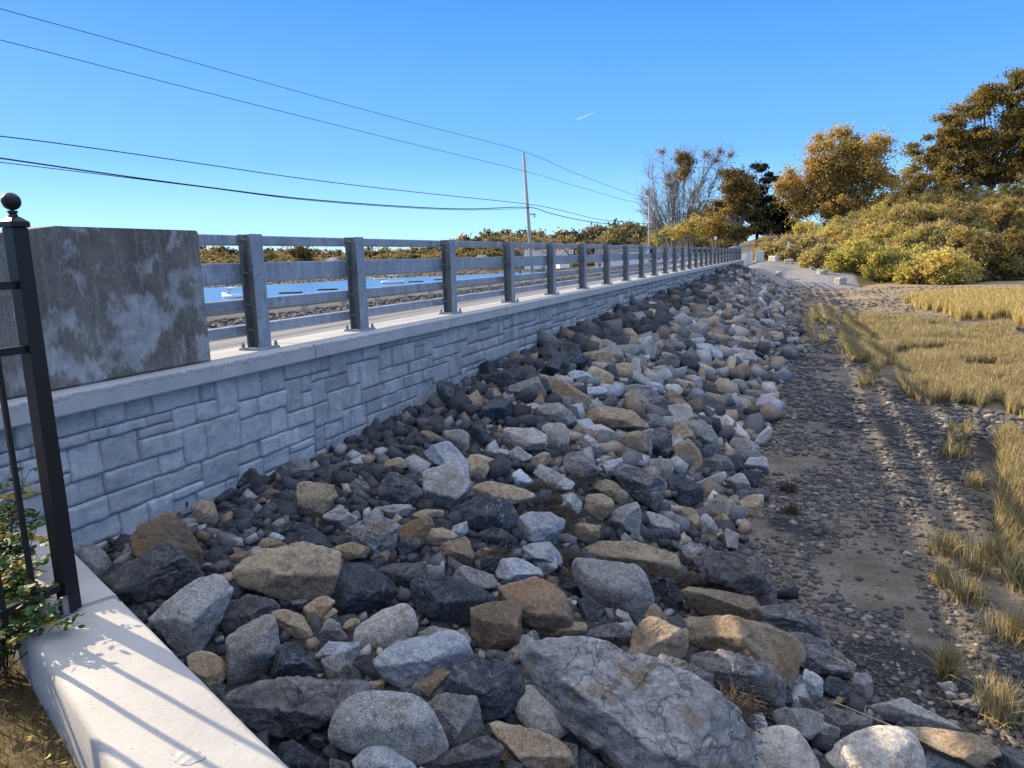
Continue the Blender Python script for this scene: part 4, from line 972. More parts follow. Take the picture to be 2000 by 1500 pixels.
for i in range(len(kp)):
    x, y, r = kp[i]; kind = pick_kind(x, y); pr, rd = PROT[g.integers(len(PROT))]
    while rd and kind in 'dso': pr, rd = PROT[g.integers(len(PROT))]
    Rm = rotm(g)
    if i < NIND:
        lev = 4
        V, F = pr[lev]; V = (V * r) @ Rm.T
        o = mesh_np('rock', V, F, ROCK[kind], loc=(x, y, kz[i]), smooth=rd)
        hero_list.append(dict(o=o, px=tuple(PX[i, :2]), s=spx_[i], kind=kind, rd=.8 if rd else 0, lab=''))
    else:
        V, F = HST[g.integers(40)] if (not rd or spx_[i] < 7) else pr[2 if spx_[i] < 20 else 3]
        if rd and spx_[i] >= 7: pass
        V = (V * r * 1.12) @ Rm.T + (x, y, kz[i])
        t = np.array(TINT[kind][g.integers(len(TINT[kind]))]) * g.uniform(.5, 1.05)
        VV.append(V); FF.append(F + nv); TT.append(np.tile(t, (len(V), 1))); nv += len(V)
rub = mesh_np('rubble_stones', np.concatenate(VV), np.concatenate(FF), M_RUB, tint=np.concatenate(TT), smooth=False)
setp(rub, 'smaller dark and tan rubble filling the gaps of the rock slope along the wall', 'rubble', kind='stuff')
# labels
named = [h for h in hero_list if h['lab']]
SHORT = {}
for h in named:
    t = h['lab']
    for cut in (' out on ',) + (' in the ', ' beside ', ' at the ', ' behind ', ' between ', ' standing ', ' near ', ' sitting ', ' touching ', ' leaning ', ' left of ', ' right of ', ' below ', ' above ', ' under ', ' slanting ', ' running ', ' on the ', ' lying ', ' with ', ' just ', ' tight ', ' carrying ', ' cut ', ' out ', ' lit '):
        if len(t.split(cut)[0].split()) >= 3: t = t.split(cut)[0]
    h['short'] = ' '.join(t.split()[:6])
used = {}
def sizew(s): return 'large' if s > 90 else 'medium' if s > 56 else 'smallish' if s > 38 else 'small' if s > 26 else 'tiny'
ORD = ['first', 'second', 'third', 'fourth', 'fifth', 'sixth', 'seventh', 'eighth', 'ninth', 'tenth', 'eleventh', 'twelfth']
PPX = proj(np.array([(-4.5, y, -.76) for y in PY]))[:, 0]
dupn = 0
for h in sorted(hero_list, key=lambda q: not q['lab']):
    if h['lab']: lab = h['lab']
    else:
        ds = sorted(named, key=lambda q: math.hypot(q['px'][0] - h['px'][0], q['px'][1] - h['px'][1]))
        def rel(q, short=False):
            dx = h['px'][0] - q['px'][0]; dy = h['px'][1] - q['px'][1]
            if abs(dx) > 1.8 * abs(dy): return 'right of' if dx > 0 else 'left of'
            if abs(dy) > 1.8 * abs(dx): return 'below' if dy > 0 else 'above'
            return ('lower ' if dy > 0 else 'upper ') + ('right of' if dx > 0 else 'left of')
        shp = 'rounded' if h['rd'] >= .4 else 'angular'; P_ = h['o'].location; dw_ = P_.x - WX
        band = 'close to the wall' if dw_ < 1.2 else ('at the beach edge' if dw_ > 3.1 and P_.y > 7 else 'in mid slope')
        a = '%s %s %s rock' % (sizew(h['s']), WORD[h['kind']], shp)
        k_ = int(np.argmin(abs(PPX - h['px'][0]))); post = 'directly below the %s rail post' % ORD[k_] if k_ < 12 else 'below the far railing'
        opts = ['%s %s the %s' % (a, rel(q), q['short']) for q in ds[:3]] + ['%s %s, %s' % (a, band, post)]
        opts += ['%s %s, %s the %s' % (a, band, rel(q), q['short']) for q in ds[:3]]
        opts += ['%s rock %s, %s the %s' % (WORD[h['kind']], post, rel(q), q['short']) for q in ds[:2]] + ['%s rock between the %s and the %s' % (WORD[h['kind']], ds[a_]['short'], ds[b_]['short']) for a_, b_ in ((0, 1), (0, 2), (1, 2), (0, 3), (1, 3))]
        lab = next((t for t in opts if t not in used and len(t.split()) <= 16), None)
        if lab is None: lab = opts[0]; dupn += 1
    used[lab] = 1
    setp(h['o'], lab, 'rock', 'riprap boulders on the slope below the wall')
print('shared labels', dupn)

# ------------------------------------------------------------------ grass areas (polygons in picture px turned into ground polygons)
def gpoly(pts, z=BEACH): return [tuple(atz(*p, z)[:2]) for p in pts]
G_MAIN = gpoly([(1690, 712), (1655, 655), (1690, 618), (1760, 612), (1850, 625), (2000, 668), (2600, 800), (2600, 1000), (2000, 822), (1900, 795), (1830, 785), (1745, 750)])
G_HOLE = gpoly([(1740, 685), (1775, 682), (1780, 700), (1745, 705)])
G_UP = gpoly([(1780, 592), (1850, 575), (2000, 578), (3000, 580), (3000, 700), (2000, 640), (1900, 622), (1840, 604)])
G_S1 = gpoly([(1572, 612), (1640, 603), (1648, 620), (1600, 632), (1612, 655), (1618, 668), (1590, 655), (1562, 635)])
G_R = gpoly([(1905, 860), (2000, 890), (2500, 1000), (2500, 1200), (2000, 1060), (1945, 985), (1915, 940)])
G_R2 = gpoly([(1915, 960), (2000, 1010), (2100, 1100), (2050, 1200), (1960, 1130), (1900, 1060), (1935, 1020)])
GRASS = [G_MAIN, G_UP, G_S1, G_R]
def blades(name, pts, z, hgt, wid, colf, lean=.35, seg=2, seedv=3, mat=M_GRASS, bend=None, loc=None):
    gg = np.random.default_rng(seedv); n = len(pts); a = gg.uniform(0, 6.283, n); ln = np.abs(gg.normal(0, lean, n))
    h = hgt * gg.uniform(.55, 1.15, n); w = wid * gg.uniform(.7, 1.3, n)
    dx, dy = np.cos(a) * ln, np.sin(a) * ln; 
    if bend is not None: dx = dx + bend[0]; dy = dy + bend[1]
    b = gg.uniform(0, 6.283, n); sx, sy = np.cos(b), np.sin(b)
    B = np.column_stack([pts[:, 0], pts[:, 1], z]); Vs = []
    for k, (f, ww) in enumerate(((0, 1.), (.5, .8), (1, .12))):
        cx = B[:, 0] + dx * h * f ** 1.7; cy = B[:, 1] + dy * h * f ** 1.7; cz = B[:, 2] + h * f * (1 - .25 * ln * f)
        for s in (-1, 1): Vs.append(np.stack([cx + s * sx * w * ww / 2, cy + s * sy * w * ww / 2, cz], 1))
    Vv = np.stack(Vs, 1).reshape(-1, 3); I = np.arange(n)[:, None] * 6
    Ff = np.concatenate([I + [0, 1, 3, 2], I + [2, 3, 5, 4]]); col = colf(gg, n); T = np.repeat(col, 6, axis=0)
    return mesh_np(name, Vv, Ff, mat, tint=T, smooth=False)
def straw(gg, n):
    c = np.array([[.39, .30, .12], [.48, .39, .19], [.30, .25, .10], [.56, .48, .29], [.23, .19, .085]]); return c[gg.integers(0, 5, n)] * gg.uniform(.75, 1.2, (n, 1))
def sample_poly(poly, n, gg, clump=.0, xmax=40):
    P = np.array(poly); lo = P.min(0); hi = P.max(0); hi[0] = min(hi[0], xmax); out = []
    tot = 0
    while tot < n:
        q = lo - .4 + (hi - lo + .8) * gg.random((n * 2, 2))
        z0_ = np.zeros(len(q)); amp_ = np.clip(np.hypot(q[:, 0], q[:, 1]) * .035, .25, 1.6); f_ = 1.5 / amp_
        qq = q + np.stack([fbm(np.column_stack([q * f_[:, None], z0_ + 5]), 4, .65), fbm(np.column_stack([q * f_[:, None], z0_ + 25]), 4, .65)], 1) * amp_[:, None]
        q = q[inpoly(qq, poly)]
        # denser near the camera
        d = np.hypot(q[:, 0], q[:, 1]); q = q[gg.random(len(q)) < np.clip(14 / d, .12, 1) ** 1.5]
        pr = proj(np.column_stack([q, np.full(len(q), BEACH + .3)])); q = q[(pr[:, 0] < 2060) & (pr[:, 0] > 1300)]
        out.append(q); tot += len(q)
        if len(q) == 0: break
    return np.concatenate(out)[:n]
gg = np.random.default_rng(11)
def clumpy(q, gg, sc=1.3, thr=-.2):
    n = fbm(np.column_stack([q * sc, np.zeros(len(q))]), 3); return q[(n > thr) | (gg.random(len(q)) < .25)]
q = sample_poly(G_MAIN, 140000, gg); q = q[~inpoly(q, G_HOLE)]; 
edge_n = fbm(np.column_stack([q * 1.1, np.zeros(len(q))]), 3)
q = q[(edge_n > -.55) & ((fbm(np.column_stack([q * .45, np.zeros(len(q)) + 9]), 4) > -.5) | (gg.random(len(q)) < .3))]
d = np.hypot(q[:, 0], q[:, 1]); hz = H(q[:, 0], q[:, 1])
hf = .34 * (1 + .35 * vnoise(np.column_stack([q * .8, np.zeros(len(q))])))
mg = blades('marsh_grass', q, hz, hf, .006 + d * .00055, straw, .38, bend=(.05, -.12), seedv=21); setp(mg, 'wide field of dry golden marsh grass on the right of the beach', 'grass', kind='stuff')
q = sample_poly(G_UP, 26000, gg); d = np.hypot(q[:, 0], q[:, 1])
def straw2(gg, n):
    c = np.array([[.46, .35, .12], [.54, .43, .18], [.33, .31, .12], [.42, .29, .10]]); return c[gg.integers(0, 4, n)] * gg.uniform(.8, 1.15, (n, 1))
mg = blades('marsh_grass', q, H(q[:, 0], q[:, 1]), .55, .010 + d * .0008, straw2, .2, seedv=22); setp(mg, 'brighter orange-yellow bank of marsh grass beyond the creek below the shrubs', 'grass', kind='stuff')
q = np.vstack([sample_poly(G_S1, 5200, gg)]); q = clumpy(q, gg, 1.0, -.3); d = np.hypot(q[:, 0], q[:, 1])
mg = blades('grass_clump', q, H(q[:, 0], q[:, 1]), .40, .010 + d * .0006, straw, .35, seedv=23); setp(mg, 'small golden grass patch standing alone in the shaded pebbles near the rock slope foot', 'grass', kind='stuff')
q = np.vstack([sample_poly(G_R, 17000, gg), sample_poly(G_R2, 5000, gg)]); q = clumpy(q, gg, 2.0, -.15); d = np.hypot(q[:, 0], q[:, 1])
mg = blades('marsh_grass', q, H(q[:, 0], q[:, 1]), .36, .008 + d * .0007, straw, .4, seedv=24, bend=(.1, -.1)); setp(mg, 'nearer patch of straw grass at the right edge beside the sand', 'grass', kind='stuff')
TUFTS = [((1865, 885), 30, .9, 'thin grey-green tuft left of the right-edge straw patch'), ((1905, 945), 22, .9, 'small straw tuft at the left corner of the right-edge straw patch'), ((1855, 1060), 55, 1.1, 'bushy straw tuft beside the sand strip below the middle right'), ((1935, 1075), 45, 1.1, 'straw tuft right of the bushy one at the sand strip'),
         ((1905, 1110), 22, .8, 'little short tuft in the pebbles under the two straw tufts'), ((1840, 1135), 22, 1.0, 'sparse upright tuft on the pale pebble stripe'), ((1890, 1165), 35, 1.1, 'leaning straw tuft halfway down the pebble strip'), ((1975, 1230), 60, 1.2, 'thick tangled tuft at the right edge above the fallen leaves'),
         ((1500, 770), 22, .7, 'dead brown tuft at the foot of the rocks'), ((1410, 885), 14, .6, 'tiny dead tuft beside the grey wedge boulder'), ((1540, 955), 20, .7, 'withered brown tuft among dark cobbles'), ((1950, 1400), 45, 1.3, 'sparse tall dry tuft at the lower right corner'), ((1850, 1330), 22, 1.2, 'few thin stems standing among pebbles near the pale stones'), ((1545, 1000), 18, .6, 'faded brown tuft left of the lone three-sided stone'), ((1640, 625), 20, 1.0, 'golden tuft at the right end of the small grass patch')]
for k, (pxy, rad, hs, lab) in enumerate(TUFTS):
    c = atz(pxy[0], pxy[1] + rad * .3, BEACH); dep = (c @ RM)[2] * -1; r = rad * dep / FPX * .8; n = int(260 * hs) if k not in (8, 9, 10, 13) else 150
    gk = np.random.default_rng(70 + k); q = c[:2] + gk.normal(0, .5, (n, 2)) * r
    cf = straw if k not in (8, 9, 10, 13) else (lambda gg, n: np.array([[.10, .07, .04]]) * gg.uniform(.6, 1.4, (n, 1)))
    o = blades('grass_tuft', q, H(q[:, 0], q[:, 1]) - .01, .26 * hs, .004 + dep * .0006, cf, .45, seedv=70 + k)
    setp(o, lab, 'grass tuft', 'grass tufts on the beach')

# ------------------------------------------------------------------ beach cobbles
gc = np.random.default_rng(31)
n0 = 120000
yy_ = 4.0 * 17 ** (gc.random(n0) ** 1.15); xx_ = gc.uniform(-1.6, -.6, n0) + gc.random(n0) ** 1.25 * (4 + yy_ * .42)
SAND1 = gpoly([(1590, 1085), (1690, 1070), (1790, 1120), (1790, 1180), (1690, 1195), (1610, 1150)]); SAND2 = gpoly([(1870, 1050), (2100, 1000), (2300, 1200), (2100, 1300), (1960, 1200)])
SAND3 = gpoly([(1560, 735), (1680, 715), (1730, 790), (1700, 800), (1640, 745)]); SAND4 = gpoly([(1740, 1150), (1790, 1170), (1860, 1300), (1800, 1300)])
r = .009 * (.055 / .009) ** (gc.random(n0) ** 2.0) * np.clip(yy_ / 9, .8, 2.4)
P2 = np.stack([xx_, yy_], 1); dwc = (P2 - WP) @ WN; hz = H(xx_, yy_)
mask = (hz < BEACH + .18) & (dwc > 2.4)
dens = 1.0 + .6 * (yy_ < 8) + 1.4 * fbm(np.column_stack([P2 * .7, np.zeros(n0)]), 3)
dens -= np.clip((xx_ - 1.6) * .25, 0, .6) * (yy_ < 14)
for sp_ in (SAND1, SAND2, SAND3, SAND4): dens = np.where(inpoly(P2, sp_), .05, dens)
for gp in GRASS: dens = np.where(inpoly(P2, gp), -1, dens)
dens = np.where(yy_ > 30, dens * .6, dens)
pr = proj(np.column_stack([P2, hz])); mask &= (pr[:, 0] < 2050) & (pr[:, 0] > 1200) & (pr[:, 1] < 1540) & (gc.random(n0) < dens)
P2, r, hz, pr = P2[mask], r[mask], hz[mask], pr[mask]
print('cobbles', len(P2))
VV = []; FF = []; TT = []; nv = 0
cobtint = np.array([(.036, .033, .030), (.05, .046, .041), (.068, .060, .050), (.040, .040, .040), (.10, .078, .053), (.12, .108, .09), (.22, .19, .155), (.055, .051, .045)])
spc = r * 2 / pr[:, 2] * FPX
for lev, sel in ((1, spc <= 7), (2, spc > 7)):
    idx = np.where(sel)[0]; pid = gc.integers(0, len(PROT), len(idx))
    for k in range(len(PROT)):
        ii = idx[pid == k]
        if len(ii) == 0: continue
        V, F = PROT[k][0][lev] if k % 3 == 0 else HST[k]; m = len(ii); a = gc.uniform(0, 6.283, m); c, s = np.cos(a), np.sin(a)
        rr = r[ii][:, None]; flat = gc.uniform(.45, .9, m)[:, None]
        Q = np.stack([(V[:, 0] * c[:, None] - V[:, 1] * s[:, None]) * rr, (V[:, 0] * s[:, None] + V[:, 1] * c[:, None]) * rr, V[:, 2] * rr * flat], -1)
        Q[..., 0] += P2[ii, 0][:, None]; Q[..., 1] += P2[ii, 1][:, None]; Q[..., 2] += (hz[ii] + r[ii] * .12)[:, None]
        FF.append((F[None] + (nv + np.arange(m) * len(V))[:, None, None]).reshape(-1, 3)); VV.append(Q.reshape(-1, 3)); nv += m * len(V)
        TT.append(np.repeat(cobtint[gc.integers(0, 8, m)] * gc.uniform(.7, 1.3, (m, 1)), len(V), 0))
cob = mesh_np('beach_cobbles', np.concatenate(VV), np.concatenate(FF), M_COB, tint=np.concatenate(TT), smooth=False); setp(cob, 'dark pebbles and cobbles strewn over the shaded beach', 'cobbles', kind='stuff')

# ------------------------------------------------------------------ wrack (dead reeds) between boulders
def strands(name, spots, n, lenm, rad, mat, seedv, zoff=.08):
    gs = np.random.default_rng(seedv); mbv = []; mbf = []; k = 0
    for (px, py, rpx) in spots:
        for _ in range(int(n * (rpx / 30) ** 1.2)):
            c = find_surf(px + gs.normal(0, rpx * .5), py + gs.normal(0, rpx * .35), zoff + gs.uniform(0, .06))
            a = gs.uniform(0, 6.283); L = lenm * gs.uniform(.4, 1.3); dz = gs.normal(0, .22); t0 = np.array([math.cos(a), math.sin(a), dz]); b_ = gs.normal(0, .35, 3)
            P = [c + t0 * L * (s - .5) + b_ * L * (s - .5) ** 2 for s in (0, .33, .66, 1)]
            u = np.cross(t0, [0, 0, 1.]); u /= np.linalg.norm(u) + 1e-6; w = np.cross(t0, u); w /= np.linalg.norm(w)
            for p in P:
                for q in range(3):
                    an = q * 2.094; mbv.append(p + rad * (math.cos(an) * u + math.sin(an) * w))
            for s in range(3):
                for q in range(3):
                    mbf.append((k + s * 3 + q, k + s * 3 + (q + 1) % 3, k + s * 3 + 3 + (q + 1) % 3, k + s * 3 + 3 + q))
            k += 12
    return mesh_np(name, np.array(mbv), np.array(mbf), mat, smooth=False)
sp1 = [(1080, 980, 40), (1110, 1010, 35), (1140, 930, 25), (1060, 950, 20), (1120, 870, 22), (1230, 790, 35), (1260, 785, 25), (1110, 1085, 20), (1115, 1120, 18), (970, 1085, 20), (1430, 1390, 35), (1420, 1420, 35), (1450, 1360, 25), (1345, 1130, 15), (1390, 740, 30), (1430, 775, 25), (1300, 740, 25), (1350, 830, 20), (1240, 860, 18), (1190, 1150, 20)]
wr = strands('wrack', sp1, 110, .26, .0026, M_STRAW, 44); setp(wr, 'tangled dark dead reeds caught between the boulders', 'wrack', kind='stuff')
M_PSTRAW = plain('pale_reed', (.42, .33, .19), .8)
for k, (px, py, L, lab) in enumerate([(1740, 1420, .7, 'long pale reed stem lying over rocks above the round white boulder'), (1620, 1282, .35, 'thin pale straw lying flat across the flaky slate slab'), (1900, 1390, .5, 'pale reed lying on pebbles near the lower right corner'), (1305, 1130, .3, 'upright dry stalk in front of the long tan ridge boulder')]):
    c = Vector(find_surf(px, py, .28 if k != 2 else .03)); mb = MB(); dr = Vector((.8, -.5, .05)) if k != 3 else Vector((.05, 0, 1))
    mb.tube([Vector((0, 0, 0)) - dr * L / 2, Vector((0, 0, .01)), dr * L / 2 + Vector((0, 0, -.01))], .0035, 5); o = mb.build('reed_stem', M_PSTRAW, loc=c); setp(o, lab, 'reed', 'loose reed stems')
# fallen leaves
M_FLEAF = leaf_mat('dry_oak_leaf', .15)
def leaf_outline(n=15):
    out = []
    for i in range(n):
        a = 2 * math.pi * i / n; rr = (1.0 if i % 3 == 0 else .5) * (1 + .35 * math.cos(a)) * (.8 + .4 * ((i * 7) % 5) / 4); out.append((math.cos(a) * rr, math.sin(a) * rr * .8))
    return out
lo = leaf_outline(); LV = np.array([(0, 0, .12)] + [(x, y, .0 + .18 * abs(y)) for x, y in lo]); LF = np.array([(0, i + 1, (i + 1) % 15 + 1) for i in range(15)])
LP = [(1677, 1252, 'tan leaf on dark pebbles, upper of the pair by the grey veined boulder'), (1683, 1266, 'tan leaf on dark pebbles, lower of the pair by the grey veined boulder'), (1701, 1287, 'brown curled leaf below the pair of leaves'), (1733, 1303, 'pale star-shaped leaf lying right of the curled one'), (1694, 1313, 'tan leaf close to the tip of the flaky slate slab'), (1741, 1332, 'brown leaf below the star-shaped one'), (1948, 1345, 'dull leaf on the pebbles below the thick tangled tuft'), (1985, 1352, 'yellow leaf at the right edge of the pebbles'), (1552, 1244, 'orange leaf resting on top of the flaky slate slab'), (1325, 1125, 'tan oak leaf tucked behind the rounded granite boulder'), (1637, 1368, 'large brown leaf wedged between rocks above the white boulder'), (1958, 1450, 'orange leaf in the lower right corner'), (1693, 1172, 'small brown leaf at the edge of the sand patch')]
for k, (px, py, lab) in enumerate(LP):
    c = find_surf(px, py, .04 if px > 1660 else .25); s = .036; Rm = rotm(gc, .45); cc = np.array([.24, .16, .07]) * gc.uniform(.7, 1.3)
    o = mesh_np('fallen_leaf', (LV * s) @ Rm.T, LF, M_FLEAF, tint=np.tile(cc, (len(LV), 1)), loc=c, smooth=False); setp(o, lab, 'leaf', 'fallen leaves')

# ------------------------------------------------------------------ lawn with dead grass in the lower left corner
ql = np.stack([gc.uniform(-4.2, .5, 26000), gc.uniform(-.4, 2.6, 26000)], 1); dl = (ql - WP) @ WN; ql = ql[(dl < -.42)]
pr = proj(np.column_stack([ql, np.full(len(ql), -1.8)])); ql = ql[(pr[:, 0] > -150) & (pr[:, 0] < 500) & (pr[:, 2] > .3)]
def lawnc(gg, n):
    c = np.array([[.05, .037, .02], [.075, .055, .03], [.03, .025, .013], [.14, .10, .055], [.028, .035, .013]]); return c[gg.integers(0, 5, n)]  # dry grass tones darkened: the shadow over the lawn is put into the colour
lg = blades('lawn_grass', ql, np.full(len(ql), GRASS_Z), .11, .0028, lawnc, 1.3, seedv=51); setp(lg, 'matted dry lawn grass in the lower left corner behind the coping', 'grass', kind='stuff')
for k, (px, py, lab) in enumerate([(95, 1478, 'yellow leaf on the lawn grass left of the coping'), (125, 1490, 'bright yellow leaf nearest to the coping in the lawn'), (60, 1440, 'small faded leaf higher up in the lawn grass')]):
    c = atz(px, py, GRASS_Z + .07); o = mesh_np('fallen_leaf', (LV * .02) @ rotm(gc, .4).T, LF, M_FLEAF, tint=np.tile(np.array([.5, .33, .05]), (len(LV), 1)), loc=c, smooth=False); setp(o, lab, 'leaf', 'fallen leaves')

# ------------------------------------------------------------------ foliage builder
def leafcloud(cents, rads, n, size, cols, gk, zs=.75, oval=False):
    k = len(cents); idx = gk.integers(0, k, n)
    u = gk.normal(size=(n, 3)); u /= np.linalg.norm(u, axis=1)[:, None]; rr = np.abs(gk.normal(0, .62, n))
    P = cents[idx] + u * rr[:, None] * rads[idx][:, None] * np.array([1, 1, zs])
    A = gk.normal(size=(n, 3)); A /= np.linalg.norm(A, axis=1)[:, None]; B = np.cross(A, gk.normal(size=(n, 3))); B /= np.linalg.norm(B, axis=1)[:, None]
    s = size * gk.uniform(.6, 1.3, (n, 1))
    V = np.stack([P - A * s, P - B * s * .55, P + A * s, P + B * s * .55], 1).reshape(-1, 3)
    F = np.arange(n * 4).reshape(n, 4)
    cb = np.array(cols)[gk.integers(0, len(cols), k)][idx]; cn = np.array(cols)[gk.integers(0, len(cols), n)]
    c = (cb * .65 + cn * .35) * gk.uniform(.75, 1.25, (n, 1)); return V, F, np.repeat(c, 4, 0)
def branches(base, cents, r0, fork, gk, nper=5, lean=(0, 0), twigs=0, twl=1.0):
    mb = MB(); h = fork; top = Vector((lean[0], lean[1], h)); mb.tube([(0, 0, -.3), (lean[0] * .3, lean[1] * .3, h * .5), top], [r0 * 1.15, r0, r0 * .85], 7)
    for c in cents:
        c = Vector(c); f = gk.uniform(.45, 1.0); st = Vector((lean[0] * f, lean[1] * f, h * f)); m = st.lerp(c, .5) + Vector(gk.normal(0, .08, 3)) * (c - st).length + Vector((0, 0, .12 * (c - st).length))
        pts = []
        for t in np.linspace(0, 1, nper): pts.append(st * (1 - t) ** 2 + m * 2 * t * (1 - t) + c * t * t)
        rb = r0 * gk.uniform(.22, .45); mb.tube(pts, [rb * (1 - .85 * t) for t in np.linspace(0, 1, nper)], 5, False)
        for _ in range(twigs):
            t = gk.uniform(.35, 1); p = st * (1 - t) ** 2 + m * 2 * t * (1 - t) + c * t * t; d = (c - st).normalized() + Vector(gk.normal(0, .6, 3)); d.normalize(); L = twl * gk.uniform(.5, 1.3)
            q = p + d * L + Vector((0, 0, .1 * L)); mb.tube([p, p.lerp(q, .5) + Vector(gk.normal(0, .05, 3)) * L, q], [rb * .22 + .012, rb * .12 + .012, .012], 3, False)
            for _2 in range(2):
                d2 = d + Vector(gk.normal(0, .6, 3)); d2.normalize(); p2 = p.lerp(q, gk.uniform(.3, 1)); mb.tube([p2, p2 + d2 * L * .5], [.014, .012], 3, False)
    return mb
def tree(name, label, loc, ell, n, size, cols, seedv, K=40, crad=1.0, trunk_r=.3, fork=3, bark=None, cat='tree', group=None, twigs=0, lean=(0, 0), twl=1.0, zs=.75, bare=None, shell=.45, bk=None):
    gk = np.random.default_rng(seedv); r = empty(name, loc, label, cat, group); w = np.array([e[3] * e[4] * e[5] for e in ell]); cents = []
    for _ in range(K):
        e = ell[gk.choice(len(ell), p=w / w.sum())]; u = gk.normal(size=3); u /= np.linalg.norm(u)
        cents.append(np.array(e[:3]) + u * gk.random() ** shell * np.array(e[3:]) * .88)
    cents = np.array(cents); rads = crad * 1.25 * gk.uniform(.6, 1.3, K)
    if n:
        V, F, T = leafcloud(cents, rads, n, size, cols, gk, zs); mesh_np('crown', V, F, M_LEAF, r, tint=T, smooth=False)
    bc = cents if bk is None else cents[:bk]
    if bare is not None: bc = np.vstack([bc, bare]) if n else bare
    branches(None, bc, trunk_r, fork, gk, lean=lean, twigs=twigs, twl=twl).build('trunk', bark or M_BARK, r, smooth=True)
    return r
def onland(px, D):
    P = atd(px, 485, D); x, y = P[0], P[1]; return x, y, Hs(x, y)
def zpx(px, py, x, y):
    # height that projects to py over ground point (x, y)
    d = ray(px, py); return d[2] / math.hypot(d[0], d[1]) * math.hypot(x, y)
OR = [(.50, .31, .08), (.56, .39, .11), (.42, .27, .08), (.38, .29, .09)]
OL = [(.24, .19, .05), (.34, .24, .055), (.18, .15, .045), (.40, .26, .055)]
YG = [(.58, .50, .11), (.46, .44, .11), (.66, .54, .12), (.36, .34, .09)]
BR = [(.40, .28, .10), (.48, .37, .13), (.31, .24, .10), (.40, .37, .12)]
DK = [(.025, .035, .018), (.035, .045, .022), (.02, .028, .015)]
DO = [(.15, .125, .04), (.20, .145, .045), (.11, .095, .035)]
def px_tree(name, label, px, D, boxes, n, size, cols, seedv, **k):
    # boxes: ellipses given by the picture they cover (cx, cy, half width, half height) at distance D
    x, y, z = onland(px, D); ell = []
    m = D / FPX; rx = RM @ np.array([1, 0, 0]); 
    for cx, cy, hw, hh in boxes:
        zc = zpx(cx, cy, x, y); off = (cx - px) * m
        ell.append((off * .95, off * -.38, zc - z, hw * m, hw * m * .8, hh * m))
    return tree(name, label, (x, y, z), ell, n, size, cols, seedv, **k)
px_tree('oak_tree', 'orange and gold maple-like tree with full crown above the right hillside', 1632, 118, [(1645, 305, 88, 58), (1595, 355, 85, 68), (1690, 345, 62, 80), (1540, 380, 46, 55), (1640, 410, 100, 42)], 80000, .2, OR + OL[:2], 301, bk=80, K=230, crad=1.3, trunk_r=.38, fork=4.5, cat='tree', twigs=3)
px_tree('oak_tree', 'tall wide dark olive oak with visible pale limbs at the upper right', 1925, 122, [(1960, 200, 110, 55), (1870, 250, 85, 55), (1800, 300, 50, 45), (2030, 280, 100, 90), (1880, 330, 90, 40), (1960, 270, 90, 60), (1930, 335, 85, 30), (2010, 335, 60, 35), (1850, 290, 70, 40)], 150000, .22, OL + DO[:2] + YG[:1], 302, bk=90, K=320, crad=1.35, trunk_r=.45, fork=5, twigs=2, zs=.5)
px_tree('oak_tree', 'low dark brown tree between the orange tree and the big oak', 1800, 124, [(1790, 370, 55, 35), (1850, 380, 50, 32)], 20000, .2, DO + OL, 303, K=40, crad=1.2, trunk_r=.25, fork=3)
px_tree('oak_tree', 'yellow-brown oak in front of the dark pines', 1440, 122, [(1425, 355, 32, 38), (1440, 385, 40, 45), (1395, 415, 38, 30), (1360, 435, 32, 22)], 30000, .2, [(.24, .16, .05), (.20, .14, .05), (.32, .22, .06), (.14, .11, .04)], 304, K=90, crad=1.1, trunk_r=.3, fork=3.5, twigs=2)
px_tree('pine_tree', 'tall dark pine with flat-topped crown behind the yellow-brown oak', 1478, 132, [(1476, 325, 22, 12), (1495, 345, 22, 12), (1470, 350, 22, 12), (1480, 385, 35, 20), (1490, 420, 50, 20), (1500, 445, 45, 12)], 46000, .22, DK, 305, K=60, crad=.9, trunk_r=.28, fork=9, bark=M_DBARK, zs=.5)
px_tree('pine_tree', 'broad black-green pine left of the orange tree', 1520, 128, [(1520, 410, 32, 22), (1510, 440, 45, 20), (1545, 445, 35, 15)], 36000, .22, DK, 306, K=40, crad=1.0, trunk_r=.25, fork=5, bark=M_DBARK, zs=.5)
px_tree('pine_tree', 'dark spruce low behind the leafless tree', 1345, 128, [(1352, 405, 12, 12), (1350, 425, 22, 18), (1400, 450, 50, 14)], 9000, .15, DK + DO, 307, K=26, crad=.9, trunk_r=.2, fork=3, bark=M_DBARK)
# bare tree
bx, by, bz = onland(1318, 119); m = 119 / FPX
def bpt(px, py): return np.array([(px - 1318) * m * .95, -(px - 1318) * m * .38, zpx(px, py, bx, by) - bz])
gk = np.random.default_rng(55)
bare = np.array([bpt(px + gk.normal(0, 6), py + gk.normal(0, 6)) + np.array([gk.normal(0, .7), gk.normal(0, 1.0), 0]) for px, py in
    [(1240, 400), (1235, 380), (1245, 360), (1250, 420), (1262, 335), (1270, 315), (1285, 300), (1300, 298), (1295, 330), (1310, 320), (1275, 350), (1240, 430), (1260, 440), (1330, 330), (1340, 310), (1335, 350), (1345, 380), (1320, 300), (1300, 380), (1280, 400), (1390, 320), (1405, 310), (1420, 305), (1380, 350), (1370, 380), (1400, 340), (1425, 325), (1360, 400), (1315, 350), (1255, 380), (1270, 430), (1290, 350), (1310, 400)]])
bt = empty('bare_tree', (bx, by, bz), 'nearly leafless tree with fine grey branches behind the second utility pole', 'tree')
branches(None, bare, .36, 2.6, gk, nper=8, twigs=44, twl=2.1).build('trunk', M_BARK, bt, smooth=True)
